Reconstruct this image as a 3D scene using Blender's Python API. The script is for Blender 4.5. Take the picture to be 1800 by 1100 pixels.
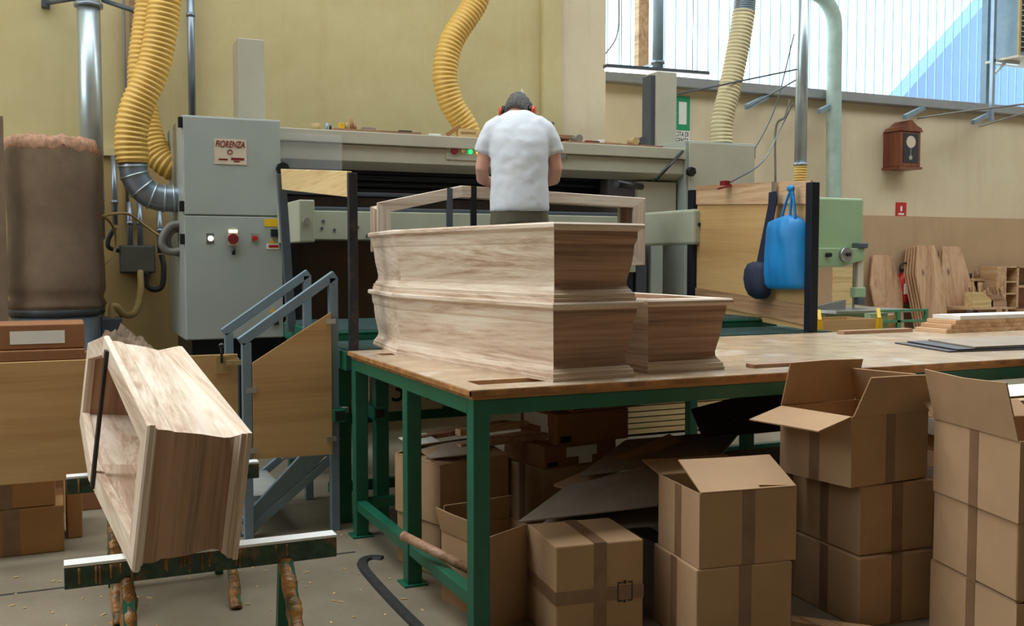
import bpy, bmesh, math, random
from mathutils import Vector, Matrix, noise
random.seed(7)
for o in list(bpy.data.objects): bpy.data.objects.remove(o)
S = bpy.context.scene
COL = S.collection
PI = math.pi
# ------------------------------------------------------------------ camera, sky, exposure
F = 1766.0; H = 1.4; YAW = math.radians(24.15); PITCH = math.radians(3.13)
cam = bpy.data.cameras.new('camera'); cam_o = bpy.data.objects.new('camera', cam); COL.objects.link(cam_o)
cam.sensor_width = 36; cam.lens = 36*F/1800; cam.clip_end = 200
cam_o.location = (0, 0, H); cam_o.rotation_euler = (PI/2-PITCH, 0, -YAW)
S.camera = cam_o
W = bpy.data.worlds.new('sky'); S.world = W; W.use_nodes = True
bg = W.node_tree.nodes['Background']; bg.inputs[0].default_value = (0.87, 0.96, 1.0, 1); bg.inputs[1].default_value = 3.4
sun = bpy.data.lights.new('added_soft_sun', 'SUN'); sun.energy = 2.6; sun.angle = math.radians(50); sun.color = (.92, .97, 1)  # added soft sun, brightens the surfaces that face up
sun_o = bpy.data.objects.new('added_soft_sun', sun); COL.objects.link(sun_o); sun_o.location = (0, 5, 12); sun_o.rotation_euler = Vector((-.28, .22, 1)).to_track_quat('Z', 'Y').to_euler()
S.view_settings.view_transform = 'Standard'; S.view_settings.look = 'None'
S.view_settings.gamma = 1; S.view_settings.use_curve_mapping = False
S.view_settings.exposure = 0.0
# ------------------------------------------------------------------ measuring: a direction seen in the photo met with a plane of the place
_fw = Vector((math.sin(YAW)*math.cos(PITCH), math.cos(YAW)*math.cos(PITCH), -math.sin(PITCH)))
_rt = Vector((math.cos(YAW), -math.sin(YAW), 0)); _up = _rt.cross(_fw); _c = Vector((0, 0, H))
def ray(u, v): return _fw+_rt*((u-900)/F)-_up*((v-550)/F)
def aty(u, v, y): r = ray(u, v); return _c+r*(y/r.y)
def atx(u, v, x): r = ray(u, v); return _c+r*(x/r.x)
def atz(u, v, z): r = ray(u, v); return _c+r*((z-H)/r.z)
# ------------------------------------------------------------------ materials
MATS = {}
def srgb(r, g, b):
    f = lambda c: (c/255/12.92 if c/255 <= .04045 else ((c/255+.055)/1.055)**2.4)
    return (f(r), f(g), f(b), 1)
class NT:
    def __init__(s, name):
        s.m = bpy.data.materials.new(name); s.m.use_nodes = True; s.t = s.m.node_tree
        s.b = s.t.nodes['Principled BSDF']; MATS[name] = s.m
    def n(s, typ, **kw):
        x = s.t.nodes.new(typ)
        for k, v in kw.items():
            if k.startswith('_'): setattr(x, k[1:], v)
            else: x.inputs[k.replace('__', ' ')].default_value = v
        return x
    def l(s, a, b): s.t.links.new(a, b)
    def coords(s, scale=(1, 1, 1), rot=(0, 0, 0), kind='Object'):
        c = s.n('ShaderNodeTexCoord'); m = s.n('ShaderNodeMapping'); m.inputs['Scale'].default_value = scale; m.inputs['Rotation'].default_value = rot
        s.l(c.outputs[kind], m.inputs['Vector']); return m.outputs[0]
    def ramp(s, fac, stops):
        r = s.n('ShaderNodeValToRGB'); e = r.color_ramp.elements
        while len(e) < len(stops): e.new(.5)
        for q, (p, c) in zip(e, stops): q.position = p; q.color = c
        s.l(fac, r.inputs[0]); return r.outputs[0]
    def mix(s, fac, a, b, blend='MIX'):
        m = s.n('ShaderNodeMix', _data_type='RGBA', _blend_type=blend)
        for k, v in ((0, fac), (6, a), (7, b)):
            if hasattr(v, 'is_linked'): s.l(v, m.inputs[k])
            else: m.inputs[k].default_value = v
        return m.outputs[2]
    def bump(s, h, strength=.2, dist=.01):
        b = s.n('ShaderNodeBump'); b.inputs['Strength'].default_value = strength; b.inputs['Distance'].default_value = dist
        s.l(h, b.inputs['Height']); s.l(b.outputs[0], s.b.inputs['Normal'])
    def noise(s, vec, scale, detail=4, rough=.5, dist=0):
        n = s.n('ShaderNodeTexNoise', Scale=scale, Detail=detail, Roughness=rough, Distortion=dist); s.l(vec, n.inputs['Vector']); return n.outputs[0]
def flat(name, c, rough=.6, metal=0., var=.12, scale=6, bump=0., dirt=None, dirt_amt=.5, spec=None):
    t = NT(name); v = t.coords()
    n = t.noise(v, scale, 5, .6)
    d = tuple(x*(1-var*1.6) for x in c[:3])+(1,); l = tuple(min(1, x*(1+var)) for x in c[:3])+(1,)
    col = t.ramp(n, [(.3, d), (.7, l)])
    if dirt:
        n2 = t.noise(v, scale*.45, 8, .7, .6)
        f = t.ramp(n2, [(.52, (0, 0, 0, 1)), (.72, (dirt_amt,)*3+(1,))])
        col = t.mix(f, col, dirt)
    t.l(col, t.b.inputs['Base Color']); t.b.inputs['Roughness'].default_value = rough; t.b.inputs['Metallic'].default_value = metal
    if spec is not None: t.b.inputs['Specular IOR Level'].default_value = spec
    if bump: t.bump(t.noise(v, scale*8, 4), bump, .004)
    return t.m
def wood(name, light, mid, dark, axis='Y', scale=1., rough=.55, knots=0.):
    t = NT(name); k = {'X': (.42, 15, 15), 'Y': (15, .42, 15), 'Z': (15, 15, .42)}[axis]
    v = t.coords(tuple(q*scale for q in k))
    inf = t.n('ShaderNodeObjectInfo'); ad = t.n('ShaderNodeVectorMath', _operation='ADD'); sc = t.n('ShaderNodeVectorMath', _operation='SCALE')
    cmb = t.n('ShaderNodeCombineXYZ'); t.l(inf.outputs['Random'], cmb.inputs[0]); t.l(inf.outputs['Random'], cmb.inputs[1]); t.l(inf.outputs['Random'], cmb.inputs[2])
    t.l(cmb.outputs[0], sc.inputs[0]); sc.inputs['Scale'].default_value = 23
    t.l(v, ad.inputs[0]); t.l(sc.outputs[0], ad.inputs[1]); v = ad.outputs[0]
    w = t.noise(v, .2, 2, .5)
    sh_ = t.n('ShaderNodeMath', _operation='MULTIPLY_ADD'); t.l(w, sh_.inputs[0]); sh_.inputs[1].default_value = 5.5; sh_.inputs[2].default_value = -2.7
    cb_ = t.n('ShaderNodeCombineXYZ'); [t.l(sh_.outputs[0], cb_.inputs[q]) for q in range(3) if q != 'XYZ'.index(axis)]
    ad2 = t.n('ShaderNodeVectorMath', _operation='ADD'); t.l(v, ad2.inputs[0]); t.l(cb_.outputs[0], ad2.inputs[1]); v2 = ad2.outputs[0]
    fine = t.noise(v2, 4.2, 5, .68); broad = t.noise(v2, .9, 2, .5)
    ma = t.n('ShaderNodeMath', _operation='MULTIPLY_ADD'); t.l(broad, ma.inputs[0]); ma.inputs[1].default_value = .55; ad3 = t.n('ShaderNodeMath', _operation='MULTIPLY'); t.l(fine, ad3.inputs[0]); ad3.inputs[1].default_value = .6; t.l(ad3.outputs[0], ma.inputs[2])
    col = t.ramp(ma.outputs[0], [(.44, dark), (.56, mid), (.68, light)])
    big = t.noise(t.coords((1.5, 1.5, 1.5)), 1.3, 2)
    col = t.mix(t.ramp(big, [(.35, (.35,)*3+(1,)), (.65, (0, 0, 0, 1))]), col, mid)
    if knots:
        kv = t.coords(tuple(q*.45 for q in {'X': (.45, 1, 1), 'Y': (1, .45, 1), 'Z': (1, 1, .45)}[axis]))
        vo = t.n('ShaderNodeTexVoronoi', Scale=knots); t.l(kv, vo.inputs['Vector'])
        col = t.mix(t.ramp(vo.outputs['Distance'], [(.06, (.9,)*3+(1,)), (.14, (0, 0, 0, 1))]), col, (.10, .035, .018, 1))
    t.l(col, t.b.inputs['Base Color']); t.b.inputs['Roughness'].default_value = rough; t.bump(ma.outputs[0], .12, .003)
    return t.m
ASH = (srgb(234, 218, 200), srgb(214, 190, 168), srgb(170, 136, 112))
ash_y = wood('ash_lengthwise', *ASH, axis='Y'); ash_x = wood('ash_crosswise', *ASH, axis='X', scale=1.1); ash_z = wood('ash_upright', *ASH, axis='Z')
WAL = (srgb(190, 152, 122), srgb(160, 120, 92), srgb(108, 74, 52))
endw = wood('end_panel_ash_shaded', srgb(192, 152, 122), srgb(162, 124, 98), srgb(104, 72, 52), axis='X', scale=.9)  # ash darkened, so the coffin ends carry their shade in the colour
pale = wood('pale_board', srgb(232, 205, 150), srgb(218, 186, 130), srgb(190, 150, 100), 'X', 1.2)
pale_y = wood('pale_board_lengthwise', srgb(222, 188, 150), srgb(205, 165, 125), srgb(165, 120, 85), 'Y', 1.0)
pine = wood('knotty_pine', srgb(218, 178, 144), srgb(204, 160, 124), srgb(166, 116, 84), 'Z', .8, knots=9)
ply = wood('plywood', srgb(212, 172, 118), srgb(200, 158, 104), srgb(184, 140, 88), 'X', .35, .5)
ply_d = wood('plywood_edge', srgb(190, 140, 85), srgb(160, 105, 55), srgb(110, 65, 30), 'X', 2, .6)
brownw = wood('brown_offcut', *WAL, axis='X', scale=1.4)
tabletop = flat('worn_tabletop_glare', srgb(190, 164, 134), .24, 0, .16, 7, .1, srgb(226, 216, 204), .85)  # worn top; its pale patches paint in the glare from the windows
edgew = flat('worn_table_edge', srgb(176, 120, 66), .6, 0, .35, 14, .3, srgb(105, 62, 30), .7)
card = flat('cardboard', srgb(176, 140, 104), .85, 0, .07, 4, .08, srgb(150, 116, 84), .35)
card2 = flat('cardboard_orange', srgb(168, 122, 74), .85, 0, .08, 4, .08)
card_dk = flat('cardboard_brown_print', srgb(146, 98, 62), .8, 0, .08, 4, .05)
card_in = flat('cardboard_inside', srgb(190, 156, 118), .9, 0, .06, 4, .05)
grey_sheet = flat('grey_cardboard', srgb(158, 142, 126), .8, 0, .12, 5, .08)
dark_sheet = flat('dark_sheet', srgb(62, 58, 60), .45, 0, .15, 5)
tape = flat('packing_tape', srgb(136, 102, 76), .32, 0, .12, 12)
green = flat('green_enamel', srgb(24, 98, 72), .4, 0, .12, 5, .05, srgb(60, 110, 88), .5)
greengl = flat('galvanised_grating', srgb(120, 150, 150), .45, .6, .1, 8)
beige = flat('beige_machine_enamel', srgb(188, 182, 162), .45, 0, .05, 3, 0, srgb(162, 152, 130), .35)
greyen = flat('grey_cabinet_enamel', srgb(166, 172, 164), .42, 0, .05, 2.5, 0, srgb(160, 160, 146), .4)
olive = flat('olive_grey_enamel', srgb(176, 178, 156), .45, 0, .06, 3, 0, srgb(150, 146, 120), .4)
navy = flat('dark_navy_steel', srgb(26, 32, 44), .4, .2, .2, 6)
blackm = flat('black_steel', srgb(34, 36, 44), .5, .1, .25, 20, .1, srgb(120, 92, 60), .45)
bluegrey = flat('blue_grey_paint', srgb(122, 142, 156), .4, 0, .08, 6, 0, srgb(150, 160, 165), .4)
darkgrey = flat('dark_grey_paint', srgb(78, 84, 92), .45, 0, .1, 6)
galv = flat('galvanised_sheet', srgb(190, 202, 208), .32, .75, .08, 5)
galv_d = flat('galvanised_elbow', srgb(146, 158, 172), .3, .6, .1, 5)
yellowh = flat('yellow_hose', srgb(232, 186, 92), .4, 0, .06, 5)
whitehose = flat('dusty_cream_hose', srgb(222, 206, 162), .5, 0, .08, 5)
fabric = flat('dusty_brown_fabric', srgb(132, 110, 90), .95, 0, .12, 5, .2, srgb(112, 88, 70), .6)
sawdust = flat('sawdust', srgb(190, 146, 118), 1, 0, .25, 30, .8)
whitept = flat('white_wood', srgb(236, 236, 234), .4, 0, .05, 8)
plastic_k = flat('black_plastic', srgb(22, 23, 26), .4, 0, .1, 6)
red = flat('red_enamel', srgb(190, 30, 36), .35, 0, .08, 6)
redd = flat('dark_red', srgb(128, 30, 36), .4, 0, .1, 6)
yellow = flat('yellow_paint', srgb(236, 186, 30), .45, 0, .1, 6)
sage = flat('sage_green_enamel', srgb(158, 182, 140), .42, 0, .05, 3, 0, srgb(140, 158, 122), .4)
sage_d = sage
bagblue = flat('bright_blue_nylon', srgb(22, 128, 196), .5, 0, .1, 4)
bagnavy = flat('navy_nylon', srgb(22, 30, 58), .7, 0, .15, 8)
white = flat('white_print', srgb(232, 230, 222), .6, 0, .03, 6)
cream = flat('cream_print', srgb(214, 196, 172), .6, 0, .05, 6)
greensign = flat('sign_green', srgb(20, 150, 98), .5, 0, .03, 4)
clockw = wood('mahogany', srgb(150, 86, 58), srgb(124, 64, 42), srgb(84, 40, 28), 'Z', 1.5, .35)
skin = flat('skin', srgb(214, 158, 136), .55, 0, .06, 9)
hairm = flat('grey_hair', srgb(96, 94, 92), .8, 0, .4, 60, .5)
shirt = flat('white_cotton', srgb(218, 221, 228), .9, 0, .04, 5, .1, srgb(196, 184, 160), .5)
trous = flat('olive_trousers', srgb(96, 90, 74), .9, 0, .12, 8, .1)
cable_g = flat('grey_cable', srgb(128, 124, 116), .6, 0, .08, 6)
cable_t = flat('tan_cable', srgb(186, 158, 104), .6, 0, .08, 6)
rubber = flat('black_rubber', srgb(44, 46, 46), .6, 0, .3, 25, .3)
blue_backdrop = flat('blue_backdrop_tone', srgb(60, 108, 178), .6, 0, .06, .6)
glue = flat('dried_glue', srgb(150, 100, 42), .35, 0, .5, 22, .6, srgb(52, 66, 40), .9)
paintmess = flat('paint_spattered_green', srgb(46, 74, 54), .45, 0, .4, 25, .5, srgb(150, 92, 52), .95)
ledgeg = flat('grey_ledge', srgb(150, 150, 150), .5, .1, .06, 4)
glassdk = flat('dark_glass', srgb(34, 38, 48), .1, 0, .1, 3)
silver = flat('brushed_steel', srgb(186, 186, 182), .3, .8, .08, 8)
def emis(name, c, s):
    t = NT(name); t.b.inputs['Base Color'].default_value = c; t.b.inputs['Emission Color'].default_value = c; t.b.inputs['Emission Strength'].default_value = s; return t.m
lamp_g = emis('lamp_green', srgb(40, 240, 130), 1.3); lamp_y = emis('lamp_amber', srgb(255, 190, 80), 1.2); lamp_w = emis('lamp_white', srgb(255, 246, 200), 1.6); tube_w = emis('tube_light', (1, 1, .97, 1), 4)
def plaster(name, a, b, stain, sc=1.3):
    t = NT(name); v = t.coords(); n = t.noise(v, sc, 6, .65, .4); col = t.ramp(n, [(.3, a), (.7, b)])
    st = t.noise(t.coords((3.5, 3.5, .35)), 1.4, 6, .7); col = t.mix(t.ramp(st, [(.55, (0, 0, 0, 1)), (.8, (.45,)*3+(1,))]), col, stain)
    t.l(col, t.b.inputs['Base Color']); t.b.inputs['Roughness'].default_value = .9; t.bump(t.noise(v, 38, 5, .6), .25, .006); return t.m
wall_y = plaster('yellow_plaster', srgb(196, 178, 128), srgb(212, 196, 148), srgb(176, 152, 104))
wall_d = plaster('darker_dado_plaster', srgb(176, 146, 92), srgb(190, 160, 106), srgb(148, 116, 70))  # lower back wall, a darker tan than the plaster above
wall_p = plaster('cream_plaster', srgb(214, 194, 162), srgb(226, 208, 178), srgb(190, 164, 132))
wall_b = plaster('tan_dado_plaster', srgb(184, 152, 118), srgb(196, 164, 128), srgb(160, 128, 96))
wall_in = plaster('pale_plaster', srgb(200, 190, 170), srgb(210, 200, 180), srgb(190, 175, 150))
def concrete():
    t = NT('concrete'); v = t.coords(); n = t.noise(v, 1.1, 8, .7, .3)
    col = t.ramp(n, [(.3, srgb(114, 104, 86)), (.55, srgb(136, 125, 106)), (.75, srgb(150, 142, 126))])
    sp = t.noise(v, 42, 3, .6); col = t.mix(t.ramp(sp, [(.58, (0, 0, 0, 1)), (.7, (.5,)*3+(1,))]), col, srgb(120, 104, 84))
    t.l(col, t.b.inputs['Base Color']); t.b.inputs['Roughness'].default_value = .45; t.bump(t.noise(v, 60, 4), .15, .003); return t.m
conc = concrete()
def pane_mat():
    t = NT('polycarbonate'); tr = t.n('ShaderNodeBsdfTransparent'); tr.inputs[0].default_value = (.93, .98, 1, 1)
    tl = t.n('ShaderNodeBsdfTranslucent'); tl.inputs[0].default_value = (.85, .95, 1, 1); mx = t.n('ShaderNodeMixShader'); mx.inputs[0].default_value = .06
    t.l(tr.outputs[0], mx.inputs[1]); t.l(tl.outputs[0], mx.inputs[2]); t.l(mx.outputs[0], t.t.nodes['Material Output'].inputs[0]); return t.m
pane = pane_mat()
def clear_mat():
    t = NT('clear_plastic'); t.b.inputs['Base Color'].default_value = (.9, .95, 1, 1); t.b.inputs['Roughness'].default_value = .15; t.b.inputs['Alpha'].default_value = .1; return t.m
clearp = clear_mat()
# ------------------------------------------------------------------ building helpers
ORG = {}
def V(*a): return Vector(a)
class MB:
    def __init__(s): s.v = []; s.f = []; s.smooth = False
    def add(s, vs, fs):
        b = len(s.v); s.v += [Vector(x) for x in vs]; s.f += [tuple(i+b for i in f) for f in fs]; return s
    def box(s, x0, x1, y0, y1, z0, z1):
        return s.add([(x0, y0, z0), (x1, y0, z0), (x1, y1, z0), (x0, y1, z0), (x0, y0, z1), (x1, y0, z1), (x1, y1, z1), (x0, y1, z1)],
                     [(3, 2, 1, 0), (4, 5, 6, 7), (0, 1, 5, 4), (1, 2, 6, 5), (2, 3, 7, 6), (3, 0, 4, 7)])
    def bar(s, a, b, w, h, up=(0, 0, 1)):
        a = Vector(a); b = Vector(b); d = (b-a).normalized(); u = Vector(up)
        if abs(d.dot(u)) > .98: u = Vector((0, 1, 0))
        sd = d.cross(u).normalized(); u = sd.cross(d)
        q = [sd*(i*w/2)+u*(j*h/2) for i, j in ((-1, -1), (1, -1), (1, 1), (-1, 1))]
        return s.add([a+x for x in q]+[b+x for x in q], [(0, 1, 2, 3), (7, 6, 5, 4), (0, 4, 5, 1), (1, 5, 6, 2), (2, 6, 7, 3), (3, 7, 4, 0)])
    def rings(s, rs, close=True):
        n = len(rs[0]); b = []
        for r in rs: b += r
        f = [(i*n+j, i*n+(j+1) % n, (i+1)*n+(j+1) % n, (i+1)*n+j) for i in range(len(rs)-1) for j in range(n)]
        if close: f += [tuple(range(n))[::-1], tuple(range((len(rs)-1)*n, len(rs)*n))]
        return s.add(b, f)
    def tube(s, path, r, n=12, rad=None):
        path = [Vector(p) for p in path]; rs = []; ref = None
        for i, p in enumerate(path):
            d = (path[min(i+1, len(path)-1)]-path[max(i-1, 0)]).normalized()
            if ref is None: ref = d.orthogonal().normalized()
            ref = (ref-d*ref.dot(d)).normalized(); t = d.cross(ref); k = rad[i] if rad else r
            rs.append([p+(ref*math.cos(2*PI*j/n)+t*math.sin(2*PI*j/n))*k for j in range(n)])
        s.smooth = True; return s.rings(rs)
    def cyl(s, a, b, r, n=16, r2=None): return s.tube([a, b], r, n, [r, r if r2 is None else r2])
    def prism(s, poly, ext):
        n = len(poly); p = [Vector(q) for q in poly]; e = Vector(ext)
        return s.add(p+[q+e for q in p], [tuple(range(n))[::-1], tuple(range(n, 2*n))]+[(i, (i+1) % n, n+(i+1) % n, n+i) for i in range(n)])
    def loft(s, secs, n=20):
        rs = []
        for c, a, b in secs:
            c = Vector(c); a = Vector(a); b = Vector(b); rs.append([c+a*math.cos(2*PI*j/n)+b*math.sin(2*PI*j/n) for j in range(n)])
        s.smooth = True; return s.rings(rs)
    def build(s, name, mat, parent=None, bevel=0., label=None, local=False, mods=(), kind=None):
        org = ORG.get(parent.name, Vector()) if (parent and not local) else Vector()
        me = bpy.data.meshes.new(name); me.from_pydata([tuple(x-org) for x in s.v], [], s.f); me.update()
        bm = bmesh.new(); bm.from_mesh(me); bmesh.ops.recalc_face_normals(bm, faces=bm.faces); bm.to_mesh(me); bm.free()
        o = bpy.data.objects.new(name, me); COL.objects.link(o); me.materials.append(mat)
        if s.smooth:
            for p in me.polygons: p.use_smooth = len(p.vertices) == 4
        if parent: o.parent = parent; ORG[o.name] = org
        if bevel:
            m = o.modifiers.new('bevel', 'BEVEL'); m.width = bevel; m.segments = 2; m.limit_method = 'ANGLE'
        for typ, kw in mods:
            m = o.modifiers.new(typ.lower(), typ)
            for k, v in kw.items(): setattr(m, k, v)
        if label: o['label'] = label
        if kind: o['kind'] = kind
        return o
def tag(o, label, cat, group=None):
    o['label'] = label; o['category'] = cat
    if group: o['group'] = group
    return o
def thing(name, label, cat, loc=(0, 0, 0), rot=(0, 0, 0), group=None):
    o = bpy.data.objects.new(name, None); COL.objects.link(o); o.location = loc; o.rotation_euler = rot; o.empty_display_size = .1
    ORG[o.name] = Vector(loc); return tag(o, label, cat, group)
def solo(mb, name, mat, label, cat, group=None, **kw):
    lo = Vector([min(v[i] for v in mb.v) for i in range(3)]); hi = Vector([max(v[i] for v in mb.v) for i in range(3)])
    c = Vector(((lo.x+hi.x)/2, (lo.y+hi.y)/2, lo.z)); mb.v = [v-c for v in mb.v]
    o = mb.build(name, mat, **kw); o.location = c; return tag(o, label, cat, group)
def struct(mb, name, mat, parent=None, **kw):
    o = mb.build(name, mat, parent, **kw)
    if not parent: o['kind'] = 'structure'
    return o
def text(body, size, loc, rot, mat, parent, name='lettering', ext=.001, align=None, width=None, shear=0):
    c = bpy.data.curves.new(name, 'FONT'); c.body = body; c.size = size; c.extrude = ext; c.align_x = 'CENTER'; c.align_y = 'CENTER'
    o = bpy.data.objects.new(name, c); COL.objects.link(o); c.materials.append(mat)
    if align: c.align_x = align
    c.shear = shear
    bpy.context.view_layer.update(); me = bpy.data.meshes.new_from_object(o.evaluated_get(bpy.context.evaluated_depsgraph_get()))
    bpy.data.objects.remove(o)
    if width:
        w_ = max(v.co.x for v in me.vertices)-min(v.co.x for v in me.vertices)
        for v in me.vertices: v.co.x *= width/w_
    o = bpy.data.objects.new(name, me); COL.objects.link(o)
    o.parent = parent; o.location = Vector(loc)-ORG.get(parent.name, Vector()); o.rotation_euler = rot; return o
def smoothpath(pts, n=24):
    pts = [Vector(p) for p in pts]; P = [pts[0]*2-pts[1]]+pts+[pts[-1]*2-pts[-2]]; out = []
    for i in range(1, len(P)-2):
        a, b, c, d = P[i-1:i+3]
        for k in range(n):
            t = k/n; out.append(.5*((2*b)+(c-a)*t+(2*a-5*b+4*c-d)*t*t+(3*b-a-3*c+d)*t**3))
    return out+[pts[-1]]
def resample(p, step):
    out = [p[0]]; acc = 0
    for a, b in zip(p, p[1:]):
        L = (b-a).length
        while acc+L >= step and L > 1e-9:
            a = a+(b-a)*((step-acc)/L); out.append(a.copy()); L = (b-a).length; acc = 0
        acc += L
    return out
def hose(pts, r, pitch=.034, n=20):
    p = resample(smoothpath(pts), pitch/4); rad = [r*(1, 1.05, 1.0, .93)[i % 4] for i in range(len(p))]
    return MB().tube(p, r, n, rad)
# ------------------------------------------------------------------ the building
YB = 8.8; YW = 10.4
fl = struct(MB().box(-6, 17, -12, 20, -.2, 0), 'floor', conc)
struct(MB().box(-6, 1.25, 4.61, 4.625, 0, .0015), 'floor_joint', rubber, fl)
PX = YB*math.tan(math.radians(29.33))
wb = struct(MB().box(-6, PX, YB, YB+.3, 2.28, 7.5), 'wall_back', wall_y)
struct(MB().box(-6, PX, YB-.05, YB+.3, 0, 2.22), 'wall_back_lower', wall_d)
struct(MB().box(-6, PX, YB-.09, YB, 2.22, 2.28), 'trim_1', wall_y)
pz = [aty(u, 200, YB).x for u in (950, 982)]
struct(MB().box(pz[0], pz[1], YB-.07, YB, 0, 7.5), 'trim_2', wall_y, bevel=.01)
struct(MB().box(pz[1], PX, YB-.03, YB, 0, 7.5), 'wall_pier', wall_p)
struct(MB().box(PX-.3, 17, YW, YW+.25, 1.97, 3.44), 'wall_right', wall_p)
struct(MB().box(PX-.3, 17, YW-.05, YW+.25, 0, 1.97), 'wall_right_lower', wall_b)
struct(MB().box(PX-.3, 17, YW-.16, YW+.25, 3.44, 3.56), 'trim_3', ledgeg, bevel=.01)
struct(MB().box(-6, 17, -12.2, -12, 0, 7.5), 'wall_front', wall_in)
struct(MB().box(-6.2, -6, -12, 9, 0, 3.4), 'wall_left', wall_in)
struct(MB().box(-6.2, -6, -12, 2.2, 3.4, 7.5), 'wall_left_upper', wall_in)  # unseen; stops short, leaving an opening shaped for light from the side
struct(MB().box(17, 17.2, -12, 11, 0, 7.5), 'wall_side', wall_in)
ce = struct(MB().box(-6, 17, -12, 3.0, 7.5, 7.7), 'ceiling', wall_in)  # unseen roof, cut back so its open strip shapes the light
struct(MB().box(-6, 17, 6.9, 10.7, 7.5, 7.7), 'ceiling_panel', wall_in, ce)  # unseen; far side of the open strip, placed for the light
# translucent glazing in front of the sky
win = bpy.data.objects.new('window_1', None); COL.objects.link(win); win['kind'] = 'structure'; win.location = (9, YW, 3.56); ORG['window_1'] = Vector((9, YW, 3.56))
x = PX-.2; pm = MB().box(-.076, .076, 0, .003, 0, 3.9).build('pane', pane, win, local=True); rm = MB().box(-.004, .004, -.008, .008, 0, 3.9).build('rib', ledgeg, win, local=True)
rib_m = flat('blue_grey_rib', srgb(150, 200, 222), .4, 0, .05, 4); rm.data.materials[0] = rib_m
k = 0
while x < 14.5:
    for src, dx in ((pm, 0), (rm, .079)):
        o = src if k == 0 else src.copy()
        if k: COL.objects.link(o); o.parent = win
        o.location = (x+dx-9, .08, 0)
    x += .158; k += 1
for u in (1131,):
    c = aty(u, 60, YW-.05); MB().box(c.x-.07, c.x+.07, YW-.06, YW+.04, 3.56, 7.4).build('mullion', pale_y, win)
c = aty(1738, 100, YW-.1); MB().box(c.x-.06, c.x+.06, YW-.12, YW-.02, 3.56, 7.4).build('mullion', bluegrey, win)
# added blue wedge outside, stands in for the darker triangle in the panes
g = [aty(u, v, 15.) for u, v in ((1548, 215), (1742, -6), (1900, -186), (1900, 230))]
solo(MB().prism(g, (0, .5, 0)), 'blue_window_wedge', blue_backdrop, 'bright blue sloping wedge added outside the window panels', 'backdrop')
# ------------------------------------------------------------------ the coffins
PROF = [(0, 0), (-.045, 0), (-.045, .036)]
def coffin(name, label, loc, rot=(0, 0, 0), foot=.42, sh=.60, head=.36, Lf=1.3, Lh=.6, hh=.3, floor=True, strap=False, flipx=1, group='unfinished wooden coffins'):
    """plan: foot end at y=0, head at y=Lf+Lh; rim outline; the parts are mitred runs round the plan"""
    t = thing(name, label, 'coffin', loc, rot, group); ORG[t.name] = Vector()
    P = [(-foot/2, 0), (foot/2, 0), (sh/2, Lf), (head/2, Lf+Lh), (-head/2, Lf+Lh), (-sh/2, Lf)]
    mult = [1.35, 1, 1, 1.2, 1, 1]; n = 6
    def off(d):
        L = []
        for i in range(n):
            a = Vector(P[i]); b = Vector(P[(i+1) % n]); e = (b-a).normalized(); nn = Vector((e.y, -e.x)); L.append((a+nn*d*mult[i], e))
        out = []
        for i in range(n):
            p, r = L[i-1]; q, s = L[i]; den = r.x*s.y-r.y*s.x; w = q-p; k = (w.x*s.y-w.y*s.x)/den; out.append(p+r*k)
        return out
    def run(i, prof):
        m = MB(); A = []; B = []
        for d, z in prof:
            o = off(d); A.append(Vector((o[i].x, o[i].y, z))); B.append(Vector((o[(i+1) % n].x, o[(i+1) % n].y, z)))
        k = len(prof); m.add(A+B, [(j, (j+1) % k, k+(j+1) % k, k+j) for j in range(k)]+[tuple(range(k))[::-1], tuple(range(k, 2*k))]); return m
    s = hh/.31
    base = [(-.085, 0), (-.027, 0), (-.026, .014), (-.031, .016), (-.031, .03), (-.038, .033), (-.046, .046), (-.085, .046)]
    body = [(-.085, .046), (-.048, .046), (-.056, .058), (-.058, .075), (-.053, .1), (-.042, .145), (-.036, .19), (-.034, .225), (-.028, .235), (-.024, .25), (-.023, .278), (-.085, .278)]
    rim = [(-.085, .278), (-.016, .278), (-.014, .284), (-.006, .285), (0, .29), (0, .302), (-.005, .309), (-.085, .309)]
    nm = ['end_panel', 'side_panel', 'shoulder_panel', 'end_panel', 'shoulder_panel', 'side_panel']
    for i in range(n):
        e = i in (0, 3); mt = ash_x if e else ash_y
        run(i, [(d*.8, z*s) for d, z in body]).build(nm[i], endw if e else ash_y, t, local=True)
        run(i, [(d*.8, z*s) for d, z in base]).build('base_moulding', mt, t, local=True)
        run(i, [(d*.9, z*s) for d, z in rim]).build('rim_moulding', mt, t, local=True)
    if floor:
        q = off(-.06); MB().prism([(p.x, p.y, .004) for p in q], (0, 0, .018)).build('bottom_board', ash_y, t, local=True)
    if strap:
        f = .82; a = off(-.03); L, R = a[5], a[2]
        MB().box(L.x, R.x, Lf*f, Lf*f+.05, hh, hh+.012).build('brace_strap', plastic_k, t, local=True, label='black brace strap across the open top')
    return t
TZ = .935
a = math.radians(5.8)
def cof_at(nl, z, rot, **kw):
    foot = kw.get('foot', .42); w = foot/2-.03
    c = Vector((nl[0], nl[1], 0))+Vector((math.cos(rot), math.sin(rot), 0))*w-Vector((-math.sin(rot), math.cos(rot), 0))*.035
    return (c.x, c.y, z)
coffin('coffin', 'pale ash coffin lowest of the stack of two on the green table', cof_at((1.682, 3.36), TZ, a), (0, 0, a))
coffin('coffin', 'pale ash coffin stacked on top of another one on the green table', cof_at((1.682, 3.355), TZ+.2995, a), (0, 0, a))
coffin('coffin', 'single low coffin on the table beside the stack of two', cof_at((2.15, 3.45), TZ, math.radians(.8)), (0, 0, math.radians(.8)), sh=.44, head=.38)
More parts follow.
